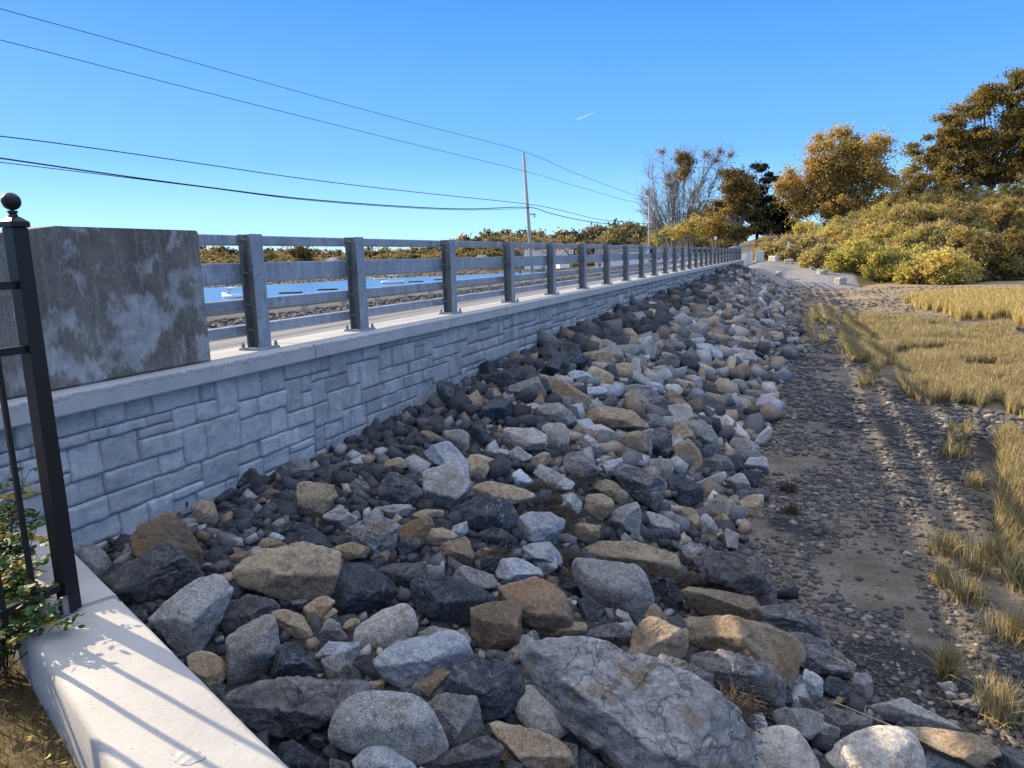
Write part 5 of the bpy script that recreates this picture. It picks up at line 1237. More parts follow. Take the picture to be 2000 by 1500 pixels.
cl = np.array([bpt(1338, 308), bpt(1338, 322), bpt(1340, 335), bpt(1333, 345), bpt(1347, 318), bpt(1328, 312)]); V1, F1, T1 = leafcloud(cl, np.full(len(cl), 1.0), 7000, .17, DO + OL, gk)
cl2 = bare[[6, 7, 9, 20, 21, 22, 26, 28, 2, 10]]; V2, F2, T2 = leafcloud(cl2, np.full(len(cl2), 1.2), 2600, .13, [(.30, .23, .14), (.24, .19, .12)], gk)
mesh_np('crown', np.vstack([V1, V2]), np.vstack([F1, F2 + len(V1)]), M_LEAF, bt, tint=np.vstack([T1, T2]), smooth=False)
# small yellow trees by the road end
for k, (px, D, bx_, lab, cols) in enumerate([(1345, 108, [(1350, 445, 45, 22), (1310, 455, 30, 14)], 'yellow-orange small tree under the leafless tree by the railing end', OR + YG[:2]), (1395, 112, [(1405, 430, 35, 22), (1390, 450, 40, 16)], 'golden small tree left of the dark pines behind the small road sign', OR + OL), (1300, 128, [(1295, 462, 28, 12)], 'low yellow bush left of the leafless tree', YG), (1440, 116, [(1440, 455, 30, 12)], 'shaded brown thicket beside the climbing guardrail', DO)]):
    px_tree('small_tree', lab, px, D, bx_, 7000, .15, cols, 320 + k, K=26, crad=.9, trunk_r=.14, fork=1.2, group='small trees at the road end')
# hillside shrubs: (px, D, cx, cy, hw, hh, palette, label)
SHR = [(1500, 96, 1505, 488, 28, 16, BR, 'russet shrub at the left end of the hedge beside the white post'), (1560, 92, 1560, 478, 40, 22, BR, 'brown-green hedge bush behind the white post'), (1600, 88, 1600, 500, 32, 22, BR + YG[:1], 'orange-tipped bush right of the white post'),
 (1630, 94, 1640, 462, 42, 26, YG + BR[:1], 'yellow-green tall shrub below the orange tree'), (1665, 84, 1665, 500, 38, 32, YG, 'bright yellow shrub right of the orange-tipped bush'), (1715, 90, 1720, 470, 50, 36, YG + OR[:1], 'large yellow-green shrub with an orange shoulder in the hillside middle'),
 (1730, 80, 1735, 512, 45, 32, YG, 'low lime-yellow shrub below the large yellow-green one'), (1830, 74, 1830, 520, 58, 32, [(.60, .46, .11), (.52, .43, .11), (.66, .52, .14)], 'brightest golden shrub bulging out at the beach edge'), (1780, 88, 1790, 475, 45, 35, BR + YG[:2], 'orange-brown shrub right of the large yellow-green one'),
 (1870, 86, 1870, 480, 55, 40, OL + BR, 'dull olive shrub above the golden beach-edge shrub'), (1900, 78, 1915, 505, 55, 38, DO + OL, 'dark brown shadowy shrub right of the golden one'), (1960, 78, 1970, 490, 55, 45, DO + OL, 'dark shrub near the right edge above the marsh'),
 (1990, 74, 2010, 525, 40, 22, YG + OL, 'yellowish shrub cut by the right edge near the marsh'), (1760, 100, 1765, 430, 60, 30, BR + OL[:2], 'brown bramble high on the hill below the dark tree'), (1690, 104, 1690, 430, 45, 24, YG + BR, 'yellow-green bramble under the orange tree trunk'),
 (1850, 98, 1855, 425, 60, 35, BR + OL, 'russet bramble in the middle of the upper hillside'), (1940, 96, 1945, 430, 60, 45, OL + BR[:2], 'olive-brown thicket below the big oak trunks'), (1990, 104, 2000, 370, 50, 40, BR + YG[:1], 'orange-green shrub at the right edge below the big oak'),
 (1740, 106, 1730, 398, 40, 26, YG + OL, 'yellow-green small tree in front of the low dark tree'), (1820, 108, 1830, 392, 55, 22, OL + BR, 'brown shrub row under the low dark tree'), (1580, 106, 1585, 445, 40, 22, DO + BR[:1], 'shaded brown shrub beneath the orange tree'), (1900, 108, 1900, 392, 50, 26, BR + OL, 'dry brown shrub right under the big oak'), (1660, 92, 1690, 455, 30, 22, OR + BR, 'rust-tinted bush between the yellow-green shrubs')]
def shrub(cx, cy, hw, hh, cols, lab, sd_, dense=1.0, Dfb=112):
    P = find_surf(min(cx, 2080), cy + hh * .9, .0)
    if P[1] < 30: P = atd(min(cx, 2080), 485, Dfb)
    x, y = P[0], P[1]; z = Hs(x, y); D = -(P @ RM)[2]; m = D / FPX
    e = [(0, 0, hh * m * .9, hw * m, hw * m * .8, hh * m * .95), (-hw * m * .6, 0, hh * m * .5, hw * m * .6, hw * m * .6, hh * m * .65), (hw * m * .6, 0, hh * m * .5, hw * m * .6, hw * m * .6, hh * m * .65)]
    return tree('shrub', lab, (x, y, z), e, int((3500 + hw * hh * 6) * dense), .125, cols, sd_, K=90, bk=30, crad=.5, trunk_r=.07, fork=.5, cat='shrub', group='shrubs covering the hillside', twigs=3, twl=.9, zs=.8)
shr_px = []
for k, (px, D, cx, cy, hw, hh, cols, lab) in enumerate(SHR):
    shrub(cx, cy, hw * 1.1, hh * 1.1, cols, lab, 340 + k, Dfb=max(D, 104)); shr_px.append((cx, cy + hh * .9, lab))
HP = [(1492, 502), (1560, 514), (1640, 532), (1700, 548), (1790, 556), (1870, 556), (1930, 545), (2060, 538), (2060, 385), (1960, 400), (1880, 415), (1790, 425), (1700, 448), (1640, 462), (1560, 478), (1500, 485)]
gh = np.random.default_rng(404); got = []
for _ in range(4000):
    p = np.array([gh.uniform(1490, 2060), gh.uniform(385, 556)])
    if not inpoly(p[None], HP)[0]: continue
    if p[0] < 1720 and p[1] > 497 + (p[0] - 1490) * .19: continue
    if any(math.hypot((p[0] - q[0]) / 1.5, p[1] - q[1]) < 15 for q in got): continue
    got.append(p)
ADJ = {'YG': 'yellow-green', 'BR': 'russet brown', 'OL': 'olive', 'DO': 'dark brown', 'OR': 'rusty orange'}; seen = {}
PALS = {'YG': YG, 'BR': BR, 'OL': OL, 'DO': DO, 'OR': OR}
for k, p in enumerate(sorted(got, key=lambda q: q[1])):
    x_, y_ = p
    if x_ > 1880 and y_ > 480: c_ = gh.choice(['DO', 'OL', 'DO', 'BR'])
    elif x_ < 1600: c_ = gh.choice(['BR', 'YG', 'BR', 'OL'])
    elif y_ > 480: c_ = gh.choice(['YG', 'YG', 'BR', 'OR'])
    else: c_ = gh.choice(['BR', 'YG', 'OL', 'BR'])
    hw = gh.uniform(20, 34); hh = gh.uniform(15, 26) * (1 if x_ > 1560 else .7)
    near_ = sorted(shr_px, key=lambda q: math.hypot(q[0] - x_, q[1] - y_)); lab = None
    for q in near_[:6]:
        dx, dy = x_ - q[0], y_ - q[1]; rel_ = ('right of' if dx > 0 else 'left of') if abs(dx) > abs(dy) else ('in front of' if dy > 0 else 'behind')
        sh_ = q[2]
        for cut in (' at the ', ' behind ', ' right of ', ' below ', ' with ', ' in the ', ' above ', ' near ', ' cut ', ' high ', ' under ', ' bulging ', ' beneath ', ' between ', ' left of ', ' in front'): sh_ = sh_.split(cut)[0]
        t = '%s %s bush %s the %s' % ('bushy' if hw < 27 else 'spreading', ADJ[c_], rel_, sh_)
        if t not in seen: lab = t; break
    if lab is None: lab = '%s bush tucked %s the %s' % (ADJ[c_], rel_, sh_)
    seen[lab] = 1
    shrub(x_, y_ - hh * .9, hw, hh, PALS[c_], lab, 500 + k)
print('extra shrubs', len(got))

# ------------------------------------------------------------------ far wood across the water
gw = np.random.default_rng(77)
VV = []; FF = []; TT = []; nv = 0
prot = []
for k in range(8):
    K = 26; u = gw.normal(size=(K, 3)); u /= np.linalg.norm(u, axis=1)[:, None]; cc = u * (gw.random(K) ** .4)[:, None] * np.array([3.6, 3.6, 2.8]) + (0, 0, 4.6)
    prot.append(leafcloud(cc, np.full(K, 1.25), 1500, .42, [(1, 1, 1)], gw)[:2])
def topline(px): return np.interp(px, [200, 400, 500, 650, 830, 890, 950, 1060, 1150, 1230, 1270, 1400], [480, 482, 486, 486, 482, 466, 452, 452, 443, 432, 436, 440])
pal = np.array([(.30, .22, .08), (.34, .24, .09), (.24, .19, .07), (.17, .15, .06), (.22, .18, .07), (.07, .08, .045), (.36, .28, .10)])
cnt = 0
for row, (D, f) in enumerate([(245, .45), (262, .6), (285, .8), (320, .95)]):
    px = 120
    while px < 1420:
        px += gw.uniform(9, 17) * 1.15 * 205 / D
        P = atd(px, 500, D + gw.uniform(-8, 8)); x, y = P[0], P[1]
        if px > 1180 and row == 0: continue
        hor = 488 + .03 * (1550 - px); tp = topline(px) + gw.normal(0, 4); tpp = hor + 4 - (hor + 4 - tp) * f
        zt_ = zpx(px, tpp, x, y); z0 = Hs(x, y); s = max(zt_ - z0, 3) / 7.6
        w = max(.9, min(s, 1.9)) * gw.uniform(.8, 1.15)
        V, F = prot[gw.integers(8)]; a = gw.uniform(0, 6.28); c, sn = math.cos(a), math.sin(a)
        Q = np.stack([(V[:, 0] * c - V[:, 1] * sn) * w, (V[:, 0] * sn + V[:, 1] * c) * w, V[:, 2] * s], 1) + (x, y, z0)
        col = pal[gw.integers(7)] * gw.uniform(.8, 1.2); T = np.repeat(col * gw.uniform(.7, 1.3, (len(F), 1)), 4, 0)
        VV.append(Q); FF.append(F + nv); TT.append(T); nv += len(Q); cnt += 1
print('far trees', cnt)
fw = mesh_np('far_wood', np.concatenate(VV), np.concatenate(FF), M_LEAF, tint=np.concatenate(TT), smooth=False); setp(fw, 'band of autumn woods on the far shore beyond the water', 'woods', kind='stuff')
px_tree('round_tree', 'dark round tree standing out on the far shore between the first rail posts', 584, 196, [(582, 492, 17, 11), (600, 500, 12, 8)], 5000, .35, DO, 390, K=20, crad=1.4, trunk_r=.3, fork=2)
for k, (px, py, lab) in enumerate([(1015, 470, 'bare grey tree left of the first utility pole on the far shore'), (1060, 470, 'bare grey tree right of the first utility pole on the far shore'), (1170, 478, 'pale bare tree above the white long house')]):
    x, y, z = onland(px, 200); zc = zpx(px, py, x, y) - z; cs = np.array([(gw.normal(0, 2.2), gw.normal(0, 2), zc + gw.normal(0, 1.4)) for _ in range(16)])
    t_ = empty('bare_tree', (x, y, z), lab, 'tree', 'bare trees on the far shore'); branches(None, cs, .2, 1.5, gw, nper=4, twigs=6, twl=1.4).build('branches', M_BARK, t_)
# shore seaweed bank
gb = np.random.default_rng(88); pxs = gb.uniform(150, 1100, 5000); Ds = []
VV = []; FF = []; TT = []; nv = 0
for px in pxs:
    i = np.interp(px, [-900, 0, 400, 600, 700, 860, 1000, 1055], [640, 580, 562, 552, 546, 539, 533, 529.5]) - gb.uniform(-.6, 5.5)
    P = atz(px, i, -4.3); s = gb.uniform(.25, .8); V, F = PROT[gb.integers(26)][0][1]
    z = Hs(P[0], P[1]); VV.append(V * s * np.array([1, 1, .6]) + (P[0], P[1], z)); FF.append(F + nv); nv += len(V)
    TT.append(np.tile(np.array([(.06, .055, .045), (.20, .14, .05), (.28, .18, .06), (.04, .045, .05)][gb.integers(4)]) * gb.uniform(.7, 1.3), (len(V), 1)))
sw = mesh_np('shore_rocks', np.concatenate(VV), np.concatenate(FF), M_RUB, tint=np.concatenate(TT)); setp(sw, 'brown weedy rocks lining the far shore', 'shore rocks', kind='stuff')

# gravel bed beside the far kerb
gb = np.random.default_rng(89); n = 7000; VV = []; FF = []; TT = []; nv = 0
ys_ = 5 + 65 * gb.random(n) ** 1.6
for y in ys_:
    V, F = PROT[gb.integers(26)][0][1]; s = gb.uniform(.04, .10); x = gb.uniform(-13.1, -12.05)
    VV.append(V * s + (x, y, ROAD_Z + .06 + gb.uniform(0, .06) + .10 * max(0, min(1, (-12.1 - x))))); FF.append(F + nv); nv += len(V); TT.append(np.tile(np.array((.08, .078, .075)) * gb.uniform(.5, 1.8), (len(V), 1)))
gv = mesh_np('roadside_stones', np.concatenate(VV), np.concatenate(FF), M_RUB, tint=np.concatenate(TT)); setp(gv, 'strip of dark broken stone between the far kerb and the guardrail', 'stones', kind='stuff')
# pale sea wall
mb = MB(); mb.box(-13.55, -13.2, -20, 70, -2.2, -1.14, .02); o = mb.build('sea_wall', M_PALE); setp(o, 'low pale concrete sea wall behind the guardrail across the road', 'wall')

# ------------------------------------------------------------------ guardrails
def wbeam(name, label, path, posts, sidesign=1):
    root = empty(name, path[0], label, 'guardrail'); base = np.array(path[0], float)
    P = np.array(path, float) - base; T = np.gradient(P, axis=0)[:, :2]; T /= np.linalg.norm(T, axis=1)[:, None]; N = np.stack([T[:, 1], -T[:, 0]], 1) * sidesign
    prof = [(0, .0), (.03, .02), (.08, .05), (.08, .09), (.02, .13), (.0, .155), (.02, .18), (.08, .22), (.08, .26), (.03, .29), (0, .31)]
    V = []; 
    for p, n_ in zip(P, N):
        for d, z in prof: V.append((p[0] + n_[0] * d, p[1] + n_[1] * d, p[2] + z))
        for d, z in prof[::-1]: V.append((p[0] + n_[0] * (d - .012), p[1] + n_[1] * (d - .012), p[2] + z))
    m = 2 * len(prof); F = [(i * m + k, (i + 1) * m + k, (i + 1) * m + (k + 1) % m, i * m + (k + 1) % m) for i in range(len(P) - 1) for k in range(m)]
    mesh_np('beam', V, F, M_GALV2, root, smooth=False)
    for (x, y, z) in posts:
        mb = MB(); mb.box(-.05, .05, -.08, .08, -.75, .32, .004); mb.build('guard_post', M_GALV2, root, loc=(x - base[0], y - base[1], z - base[2]))
    return root
wbeam('guardrail', 'low corrugated guardrail along the far side of the road', [(-12.55, y, -1.12) for y in np.linspace(-10, 78, 30)], [(-12.72, y, -1.12) for y in np.arange(-8, 78, 1.9)])
RC = np.array(RCL); tt = np.linspace(1, 5, 24); Q = np.stack([np.interp(tt, range(len(RC)), RC[:, k]) for k in range(3)], 1)
T = np.gradient(Q, axis=0)[:, :2]; T /= np.linalg.norm(T, axis=1)[:, None]; N = np.stack([T[:, 1], -T[:, 0]], 1); GP = Q.copy(); GP[:, :2] -= N * 3.9; GP[:, 2] += .42
PP = GP.copy(); PP[:, :2] -= N * .16
wbeam('guardrail', 'guardrail climbing the curve beyond the railing end under the dark pines', [tuple(p) for p in GP], [tuple(p) for p in PP[::1]])

# ------------------------------------------------------------------ poles and wires
def pole(x, y, h, label, arm=False, lean=(0, 0)):
    z = Hs(x, y); root = empty('utility_pole', (x, y, z), label, 'utility pole', None)
    mb = MB(); mb.tube([(0, 0, -.5), (lean[0] * .5, lean[1] * .5, h * .5), (lean[0], lean[1], h)], [.17, .15, .12], 12); p = mb.build('pole_shaft', M_WOODP, root, smooth=True)
    mb = MB(); mb.tube([(lean[0], lean[1], h), (lean[0], lean[1], h + .12), (lean[0], lean[1], h + .28)], [.05, .07, .03], 8); mb.build('insulator', M_BOLT, root)
    mb = MB(); mb.box(-.22, .22, -.06, .06, h * .64, h * .64 + .09); mb.tube([(.15, 0, h * .64), (.15, 0, h * .64 - .25)], .05, 8); mb.build('cable_bracket', M_BOLT, root)
    if arm: mb = MB(); mb.box(-1.2, 1.2, -.06, .06, h - .35, h - .24); mb.build('cross_arm', M_WOODP, root)
    return root
ptop = zpx(1026, 300, -20.5, 56.9); pz = Hs(-20.5, 56.9); px0 = -20.5
b1 = atd(1043, 530, 60.6); 
pole(-20.5, 58.2, ptop - pz, 'weathered wooden utility pole rising behind the railing', lean=(-.35, -.9))
x2, y2 = -20.6, 111.5; pole(x2, y2, zpx(1272, 388, x2, y2) - Hs(x2, y2), 'slim wooden utility pole with a cross arm in front of the leafless tree', arm=True)
WIRES = [([(-300, -70), (0, 17), (200, 72), (400, 128), (600, 184), (800, 238), (1026, 297), (1120, 337), (1225, 376), (1272, 390)], 'topmost thin wire running down to the pole top', .018),
 ([(-300, 5), (0, 78), (250, 142), (500, 205), (760, 270), (1031, 336), (1120, 362), (1222, 391), (1268, 399)], 'second thin wire meeting the pole just under its top', .018),
 ([(-300, 236), (0, 266), (200, 292), (400, 321), (600, 350), (800, 374), (1032, 399), (1100, 412), (1180, 430), (1273, 437)], 'upper of the lower cables meeting the pole at mid height', .028),
 ([(-300, 268), (0, 309), (200, 338), (400, 365), (600, 389), (800, 404), (920, 408), (1033, 405), (1080, 418), (1160, 434), (1273, 446)], 'thick lower cable dipping before the pole', .042),
 ([(-300, 283), (0, 317), (200, 341), (400, 366), (600, 391), (800, 406), (920, 410), (1033, 407)], 'thin cable crossing just below the thick one on the left', .02)]
for pts, lab, r in WIRES:
    W = [atx(px, py, -20.55) for px, py in pts]; W = np.array(W)
    # smooth resampling over y
    s = np.arange(len(W)); t = np.linspace(0, len(W) - 1, 60)
    def cr(t):
        i = int(min(max(math.floor(t), 0), len(W) - 2)); f = t - i; p = [W[max(i - 1, 0)], W[i], W[i + 1], W[min(i + 2, len(W) - 1)]]
        return .5 * (2 * p[1] + (-p[0] + p[2]) * f + (2 * p[0] - 5 * p[1] + 4 * p[2] - p[3]) * f * f + (-p[0] + 3 * p[1] - 3 * p[2] + p[3]) * f ** 3)
    L = [cr(a) for a in t]; mb = MB(); mb.tube([tuple(a) for a in L], [r * .42 + .0003 * np.linalg.norm(a) * (r / .018) ** .5 * .5 for a in L], 5); o = mb.build('overhead_wire', M_WIRE); setp(o, lab, 'wire', 'overhead wires')

# ------------------------------------------------------------------ houses
def house(name, label, px, D, w, d, hwall, hroof, rot, side=M_SIDING, roof=M_DARKROOF, wins=3, ztop=None, pytop=None):
    D *= 1.16; w *= 1.1; P = atd(px, 500, D); x, y = P[0], P[1]; zt_ = zpx(px, pytop, x, y); z = zt_ - hwall - hroof; root = empty(name, (x, y, z), label, 'house', None); root.rotation_euler.z = rot
    mb = MB(); mb.box(-w / 2, w / 2, -d / 2, d / 2, -1.2, hwall); 
    mb.prism([(-d / 2, hwall + .002), (d / 2, hwall + .002), (0, hwall + hroof)], 0, -w / 2, w / 2); wl = mb.build('house_wall', side, root)
    mb = MB(); e = .35
    for s in (-1, 1):
        a = [(-s * 0, hwall + hroof + .12), (s * (d / 2 + e), hwall - hroof * e / (d / 2) + .12), (s * (d / 2 + e), hwall - hroof * e / (d / 2) - .02), (0, hwall + hroof - .02)]
        mb.prism(a, 0, -w / 2 - e, w / 2 + e)
    rf = mb.build('roof', roof, root); mb = MB(); mb.box(-.4, .4, -.3, .3, hwall + hroof * .4, hwall + hroof + .8); mb.build('chimney', plain('brick', (.3, .12, .08), .9), rf)
    for i in range(wins):
        for zz in ([hwall * .5] if hwall < 4 else [hwall * .25, hwall * .72]):
            xx = -w / 2 + w * (i + .5) / wins
            mb = MB(); mb.box(xx - .5, xx + .5, -d / 2 - .06, -d / 2 - .002, zz - .7, zz + .7); wn = mb.build('window', M_WHITE, root); mb = MB(); mb.box(xx - .38, xx + .38, -d / 2 - .07, -d / 2 - .062, zz - .58, zz + .58); mb.build('pane', M_GLASS, wn)
    for zz in (hwall * .5,):
        mb = MB(); mb.box(w / 2 + .002, w / 2 + .06, -.5, .5, zz - .7, zz + .7); wn = mb.build('window', M_WHITE, root); mb = MB(); mb.box(w / 2 + .062, w / 2 + .07, -.38, .38, zz - .58, zz + .58); mb.build('pane', M_GLASS, wn)
    return root
house('house', 'small dark-roofed house with white gable seen between the first rail posts', 652, 196, 4.6, 3.6, 2.0, 1.3, -.5, wins=2, pytop=503)
house('house', 'tiny white house at the shore left of the third post', 942, 196, 4.0, 3.4, 1.6, 1.1, -.6, wins=2, pytop=498.5)
house('house', 'grey-roofed cottage with row of windows beside the first utility pole', 1048, 190, 6.0, 5.5, 2.2, 2.4, .15, side=M_SIDING, roof=M_GREYSIDE, wins=4, pytop=488)
house('house', 'white gabled house with a dark roof right of the cottage', 1092, 196, 5.2, 4.0, 2.4, 2.2, -.6, wins=2, pytop=488)
house('house', 'long white house with many windows behind the middle of the railing', 1198, 190, 9.5, 5, 3.4, 1.4, .1, wins=6, pytop=486)
house('house', 'white house with blue-grey roof left of the second utility pole', 1240, 176, 7.0, 5, 3.6, 1.5, .0, wins=4, pytop=478)
house('house', 'white building glimpsed behind the railing near the leafless tree', 1312, 150, 7, 5, 2.2, 1.1, .1, wins=4, pytop=483)
# ------------------------------------------------------------------ signs
def sign(label, px, pytop, pybot, wpx, D, face=M_WHITE, post=M_WOODP, name='road_sign', lines=True):
    P = atd(px, 500, D); x, y = P[0], P[1]; zt_ = zpx(px, pytop, x, y); zb = zpx(px, pybot, x, y); w = wpx * D / FPX; z = Hs(x, y) if D < 130 else zb - 2
    root = empty(name, (x, y, z), label, 'sign'); root.rotation_euler.z = math.atan2(-x, y) * -0 + .0
    mb = MB(); mb.box(-.05, .05, -.05, .05, -.3, zt_ - z - .1); mb.build('sign_post', post, root)
    mb = MB(); mb.box(-w / 2, w / 2, -.09, -.055, zb - z, zt_ - z, .01); bd = mb.build('sign_board', face, root)
    if lines:
        mb = MB(); hh = zt_ - zb
        for f in (.3, .5, .7): mb.box(-w * .3, w * .3, -.096, -.0905, zb - z + hh * f - hh * .04, zb - z + hh * f + hh * .04)
        mb.build('lettering', M_GLASS, bd)
    return root
sign('small white notice board on a post beyond the road right of the first pole', 1116, 487.5, 495.5, 9, 75)
sign('small grey-white road sign where the road curves uphill', 1397, 462, 468, 5, 94, lines=False)
# white marker post with cross board near ramp
P_ = find_surf(1539, 508, 0.0); x, y = P_[0], P_[1]; z = Hs(x, y); r = empty('marker_post', (x, y, z), 'tall narrow white board on a post above the boat ramp gravel', 'sign')
h0 = zpx(1539, 472, x, y) - z; h1 = zpx(1539, 495, x, y) - z
mb = MB(); mb.box(-.13, .13, -.04, .0, h1, h0, .01); mb.build('white_board', M_WHITE, r); mb = MB(); mb.box(-.04, .04, .001, .08, -.2, h0 - .2); mb.build('wooden_post', M_WOODP, r)
mb = MB(); mb.box(-.06, .9, -.03, .03, h1 - .16, h1 - .10); mb.box(.6, .85, -.03, .03, h1 - .45, h1 - .16); mb.build('cross_bar', M_WOODP, r)
# granite blocks along the ramp
def gblock(px, py, wpx, hpx, D, lab, rot, seedv):
    P = find_surf(px, py + hpx * .5, 0.0)
    x, y = P[0], P[1]; z = Hs(x, y); D = -(P @ RM)[2]; w = wpx * D / FPX / 2; h = hpx * D / FPX
    gk = np.random.default_rng(seedv); pl = [(np.array(n_, float), 1.0) for n_ in ((1, 0, 0), (-1, 0, 0), (0, 1, 0), (0, -1, 0), (0, 0, 1), (0, 0, -1))] + [(n_, 1.35) for n_ in (gk.normal(size=(5, 3)) / 1.7)]
    V, F = blob(pl, 22, 4, seedv, amp=.05, chips=0); V = V * np.array([w, w * .6, h * .6]); o = mesh_np('granite_block', V, F, M_GRAN, loc=(x, y, z + h * .35)); o.rotation_euler.z = rot; setp(o, lab, 'stone block', 'granite blocks edging the boat ramp'); return o
for k, a in enumerate([(1511, 505, 17, 11, 80, 'tall granite block at the top left of the ramp gravel'), (1541, 510, 16, 8, 79, 'granite block right below the white board'), (1568, 515, 15, 9, 77, 'slanted granite block in the middle of the ramp edge row'), (1587, 524, 9, 6, 75, 'small rounded granite block between the larger ramp edge blocks'), (1607, 531, 20, 8, 72, 'long granite block near the shrubs'), (1642, 548, 22, 12, 68, 'last granite block at the beach end of the ramp row'), (1521, 535, 15, 10, 66, 'granite block on the left side of the ramp top'), (1541, 550, 13, 9, 62, 'granite block at the lower left corner of the ramp'), (1478, 508, 9, 8, 70, 'pale block beside the wall end')]): gblock(*a, .3 * k - .6, 600 + k)
# barriers at the wall end
x, y, z = onland(1462, 73.5); r = empty('concrete_barrier', (x, y, z), 'pale tapered concrete barrier end with yellow face at the end of the wall', 'barrier')
zt1 = zpx(1462, 491, x, y) - z
mb = MB(); mb.prism([(-.45, 0), (.45, 0), (.22, zt1), (-.05, zt1)], 1, 0, .35); mb.build('barrier_body', M_PALE, r)
x, y, z = onland(1478, 77); r = empty('concrete_barrier', (x, y, z), 'second pale barrier block with yellow reflector panel just behind the tapered one', 'barrier')
zt1 = zpx(1478, 489, x, y) - z
mb = MB(); mb.box(-.1, .75, 0, .4, 0, zt1, .06); mb.build('barrier_body', M_PALE, r); mb = MB(); mb.box(-.42, -.12, -.02, .02, zt1 * .15, zt1 * .95); mb.build('reflector_panel', M_YEL, r)

# ------------------------------------------------------------------ boats and floats
def at_water(px, py): return atz(px, py, WATER_Z)
def boat(label, px, py, L, rot, cab=True, col=M_SIDING):
    P = at_water(px, py); r = empty('boat', (P[0], P[1], WATER_Z), label, 'boat', 'moored boats'); r.rotation_euler.z = rot
    secs = [(-.5, .16, .38), (-.25, .19, .36), (.1, .18, .38), (.35, .11, .46), (.5, .012, .56)]; V = []; F = []
    for sx, hw, hh in secs:
        V += [(sx * L, -hw * L, hh * L * .32), (sx * L, -hw * .8 * L, -.1), (sx * L, hw * .8 * L, -.1), (sx * L, hw * L, hh * L * .32)]
    for i in range(4):
        for k in range(3): F.append((i * 4 + k, i * 4 + 4 + k, i * 4 + 5 + k, i * 4 + 1 + k))
        F.append((i * 4 + 3, i * 4 + 7, i * 4 + 4, i * 4))
    F.append((0, 1, 2, 3)); mesh_np('hull', V, F, col, r, smooth=False)
    if cab:
        mb = MB()
        for sx in (-.18, .12):
            for sy in (-.1, .1): mb.tube([(sx * L, sy * L, .1 * L), (sx * L, sy * L, .34 * L)], .04, 6)
        mb.box(-.24 * L, .2 * L, -.13 * L, .13 * L, .34 * L, .355 * L); mb.box(.05 * L, .13 * L, -.1 * L, .1 * L, .1 * L, .3 * L); mb.build('wheelhouse', M_SIDING, r)
        mb = MB(); mb.tube([(-.1 * L, 0, .355 * L), (-.1 * L, 0, .52 * L)], .03, 5); mb.build('mast', M_WOODP, r)
    return r
boat('white motor boat at the left beside the end block, partly behind the first post', 452, 582, 4.2, 2.9)
boat('white open lobster boat with canopy frame between the second and third posts', 768, 554, 4.6, .3)
boat('small low boat right of the lobster boat near the shore', 742, 546, 3.0, .2, cab=False)
boat('tiny white skiff near the weedy shore between posts two and three', 722, 545, 2.2, 1.0, cab=False)
for px, py, w, lab in ((568, 573, 3.2, 'flat dark mooring float left of the second one'), (640, 566.5, 3.0, 'flat dark mooring float near the second rail post'), (812, 551, 3.0, 'flat dark mooring float left of the third rail post'), (856, 547, 1.8, 'small dark mooring float against the third rail post')):
    P = at_water(px, py); mb = MB(); mb.box(-w / 2, w / 2, -.8, .8, -.15, .16, .03); mb.box(-w / 2 + .1, w / 2 - .1, -.7, .7, .161, .22); o = mb.build('mooring_float', M_DBARK, loc=(P[0], P[1], WATER_Z)); o.rotation_euler.z = .35; setp(o, lab, 'float', 'mooring floats')

# ------------------------------------------------------------------ rose bush at the left edge
gr = np.random.default_rng(99); rb_root = empty('rose_bush', (-3.15, 1.9, GRASS_Z), 'wild rose bush with green and yellow leaflets at the left edge by the fence post', 'bush')
sv = []; LVV = []; LFF = []; LT = []; nv = 0
mb = MB()
ov = np.array([(math.cos(a) * .5 + .5, math.sin(a) * .30, 0) for a in np.linspace(0, 2 * math.pi, 9)[:-1]]); ov = np.vstack([[(.5, 0, .04)], ov]); of = np.array([(0, i + 1, (i + 1) % 8 + 1) for i in range(8)])
tips = []
for _ in range(95):
    tx, ty = gr.uniform(-8, 118), gr.uniform(915, 1225)
    if ty < 1000:
        if gr.random() < .72: continue
        tx = gr.uniform(-8, 62)
    if ty > 1000 and ty < 1120: tx = gr.uniform(-40, 85)
    zc = gr.uniform(-.08, .22); tips.append(atd(tx, ty, 3.05 + max(0, 1190 - ty) / 280 * .95 + zc))
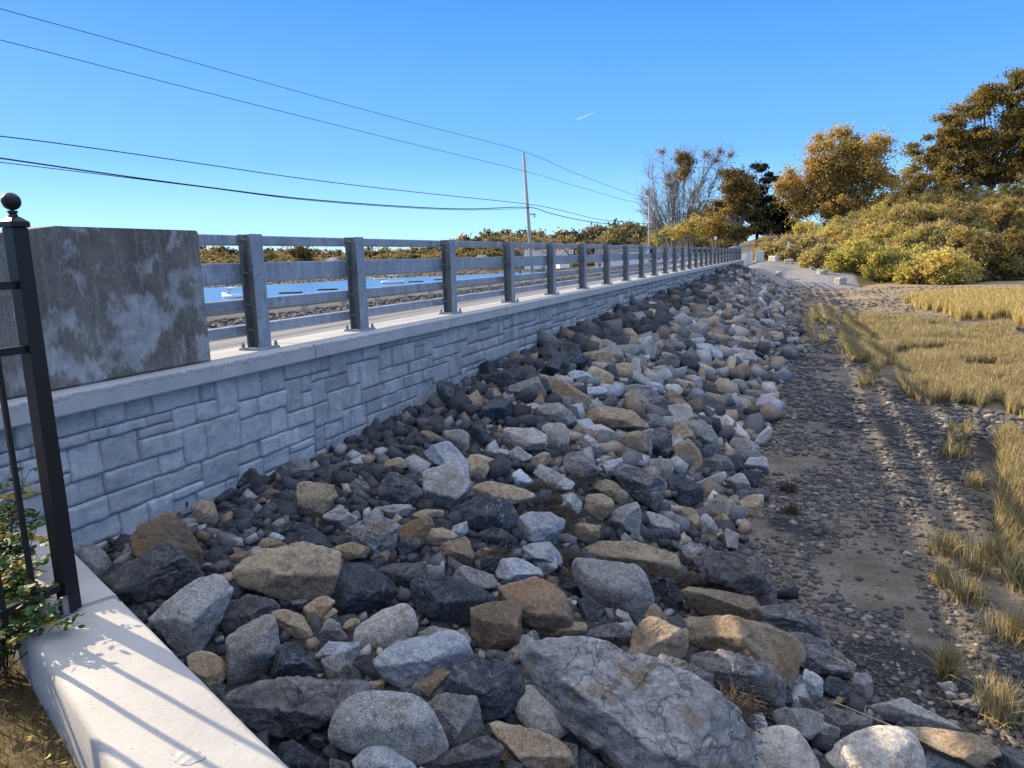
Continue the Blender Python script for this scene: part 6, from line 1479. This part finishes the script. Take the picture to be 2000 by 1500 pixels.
for tp in tips:
    b0 = np.array([-3.42 + gr.normal(0, .08), 1.92 + gr.normal(0, .08), GRASS_Z + .05]); tp = np.array(tp); mid = (b0 + tp) / 2 + gr.normal(0, .05, 3) + (0, 0, .12)
    st = [b0 * (1 - t) ** 2 + mid * 2 * t * (1 - t) + tp * t * t for t in np.linspace(0, 1, 6)]; mb.tube([tuple(p - np.array(rb_root.location)) for p in st], [.004, .0035, .003, .0025, .002, .0015], 5, False)
    for f in np.linspace(.45, 1, 6):
        p = b0 * (1 - f) ** 2 + mid * 2 * f * (1 - f) + tp * f * f; a = gr.normal(size=3); a[2] = abs(a[2]) * .3 - .1; a /= np.linalg.norm(a)
        L = gr.uniform(.07, .11); side = np.cross(a, (0, 0, 1.)); side /= np.linalg.norm(side)
        yel = gr.random() < (.38 if f < .8 else .2)
        for j in range(7):
            q = p + a * L * (.2 + .8 * (j // 2) / 3); sgn = (1 if j % 2 else -1) if j < 6 else 0
            dr = a * (.45 if sgn else 1) + side * sgn * .9 + gr.normal(0, .15, 3); dr /= np.linalg.norm(dr); nn = np.array([0, 0, 1.]) + gr.normal(0, .45, 3); w = np.cross(nn, dr); w /= np.linalg.norm(w); nn = np.cross(dr, w)
            s = gr.uniform(.026, .042); Q = q + s * (ov[:, :1] * dr + ov[:, 1:2] * w + ov[:, 2:] * nn)
            LVV.append(Q - np.array(rb_root.location)); LFF.append(of + nv); nv += 9
            c = np.array([.40, .28, .03]) if yel else np.array([.035, .085, .02]) * gr.uniform(.6, 1.6); LT.append(np.tile(c, (9, 1)))
mb.build('stems', M_DBARK, rb_root); mesh_np('leaves', np.concatenate(LVV), np.concatenate(LFF), leaf_mat('rose_leaf', .3), rb_root, tint=np.concatenate(LT), smooth=True)

# ------------------------------------------------------------------ contrail
P1 = ray(1128, 233) * 9000; P2_ = ray(1163, 219) * 9000
mb = MB(); mb.tube([tuple(P1), tuple(P1 * .5 + P2_ * .5), tuple(P2_)], [7, 4, 1], 6)
M_CON = leaf_mat('ice_cloud', .6); M_CON.node_tree.nodes['Principled BSDF'].inputs['Base Color'].default_value = (.78, .8, .82, 1)
[M_CON.node_tree.links.remove(l) for l in list(M_CON.node_tree.links) if l.to_socket.name in ('Base Color', 'Color') and l.to_node.type in ('BSDF_PRINCIPLED', 'BSDF_TRANSLUCENT')]
for n_ in M_CON.node_tree.nodes:
    if n_.type == 'BSDF_TRANSLUCENT': n_.inputs[0].default_value = (.78, .8, .82, 1)
o = mb.build('contrail', M_CON); setp(o, 'short white airplane trail in the blue sky', 'contrail')
print('done; objects', len(bpy.data.objects))
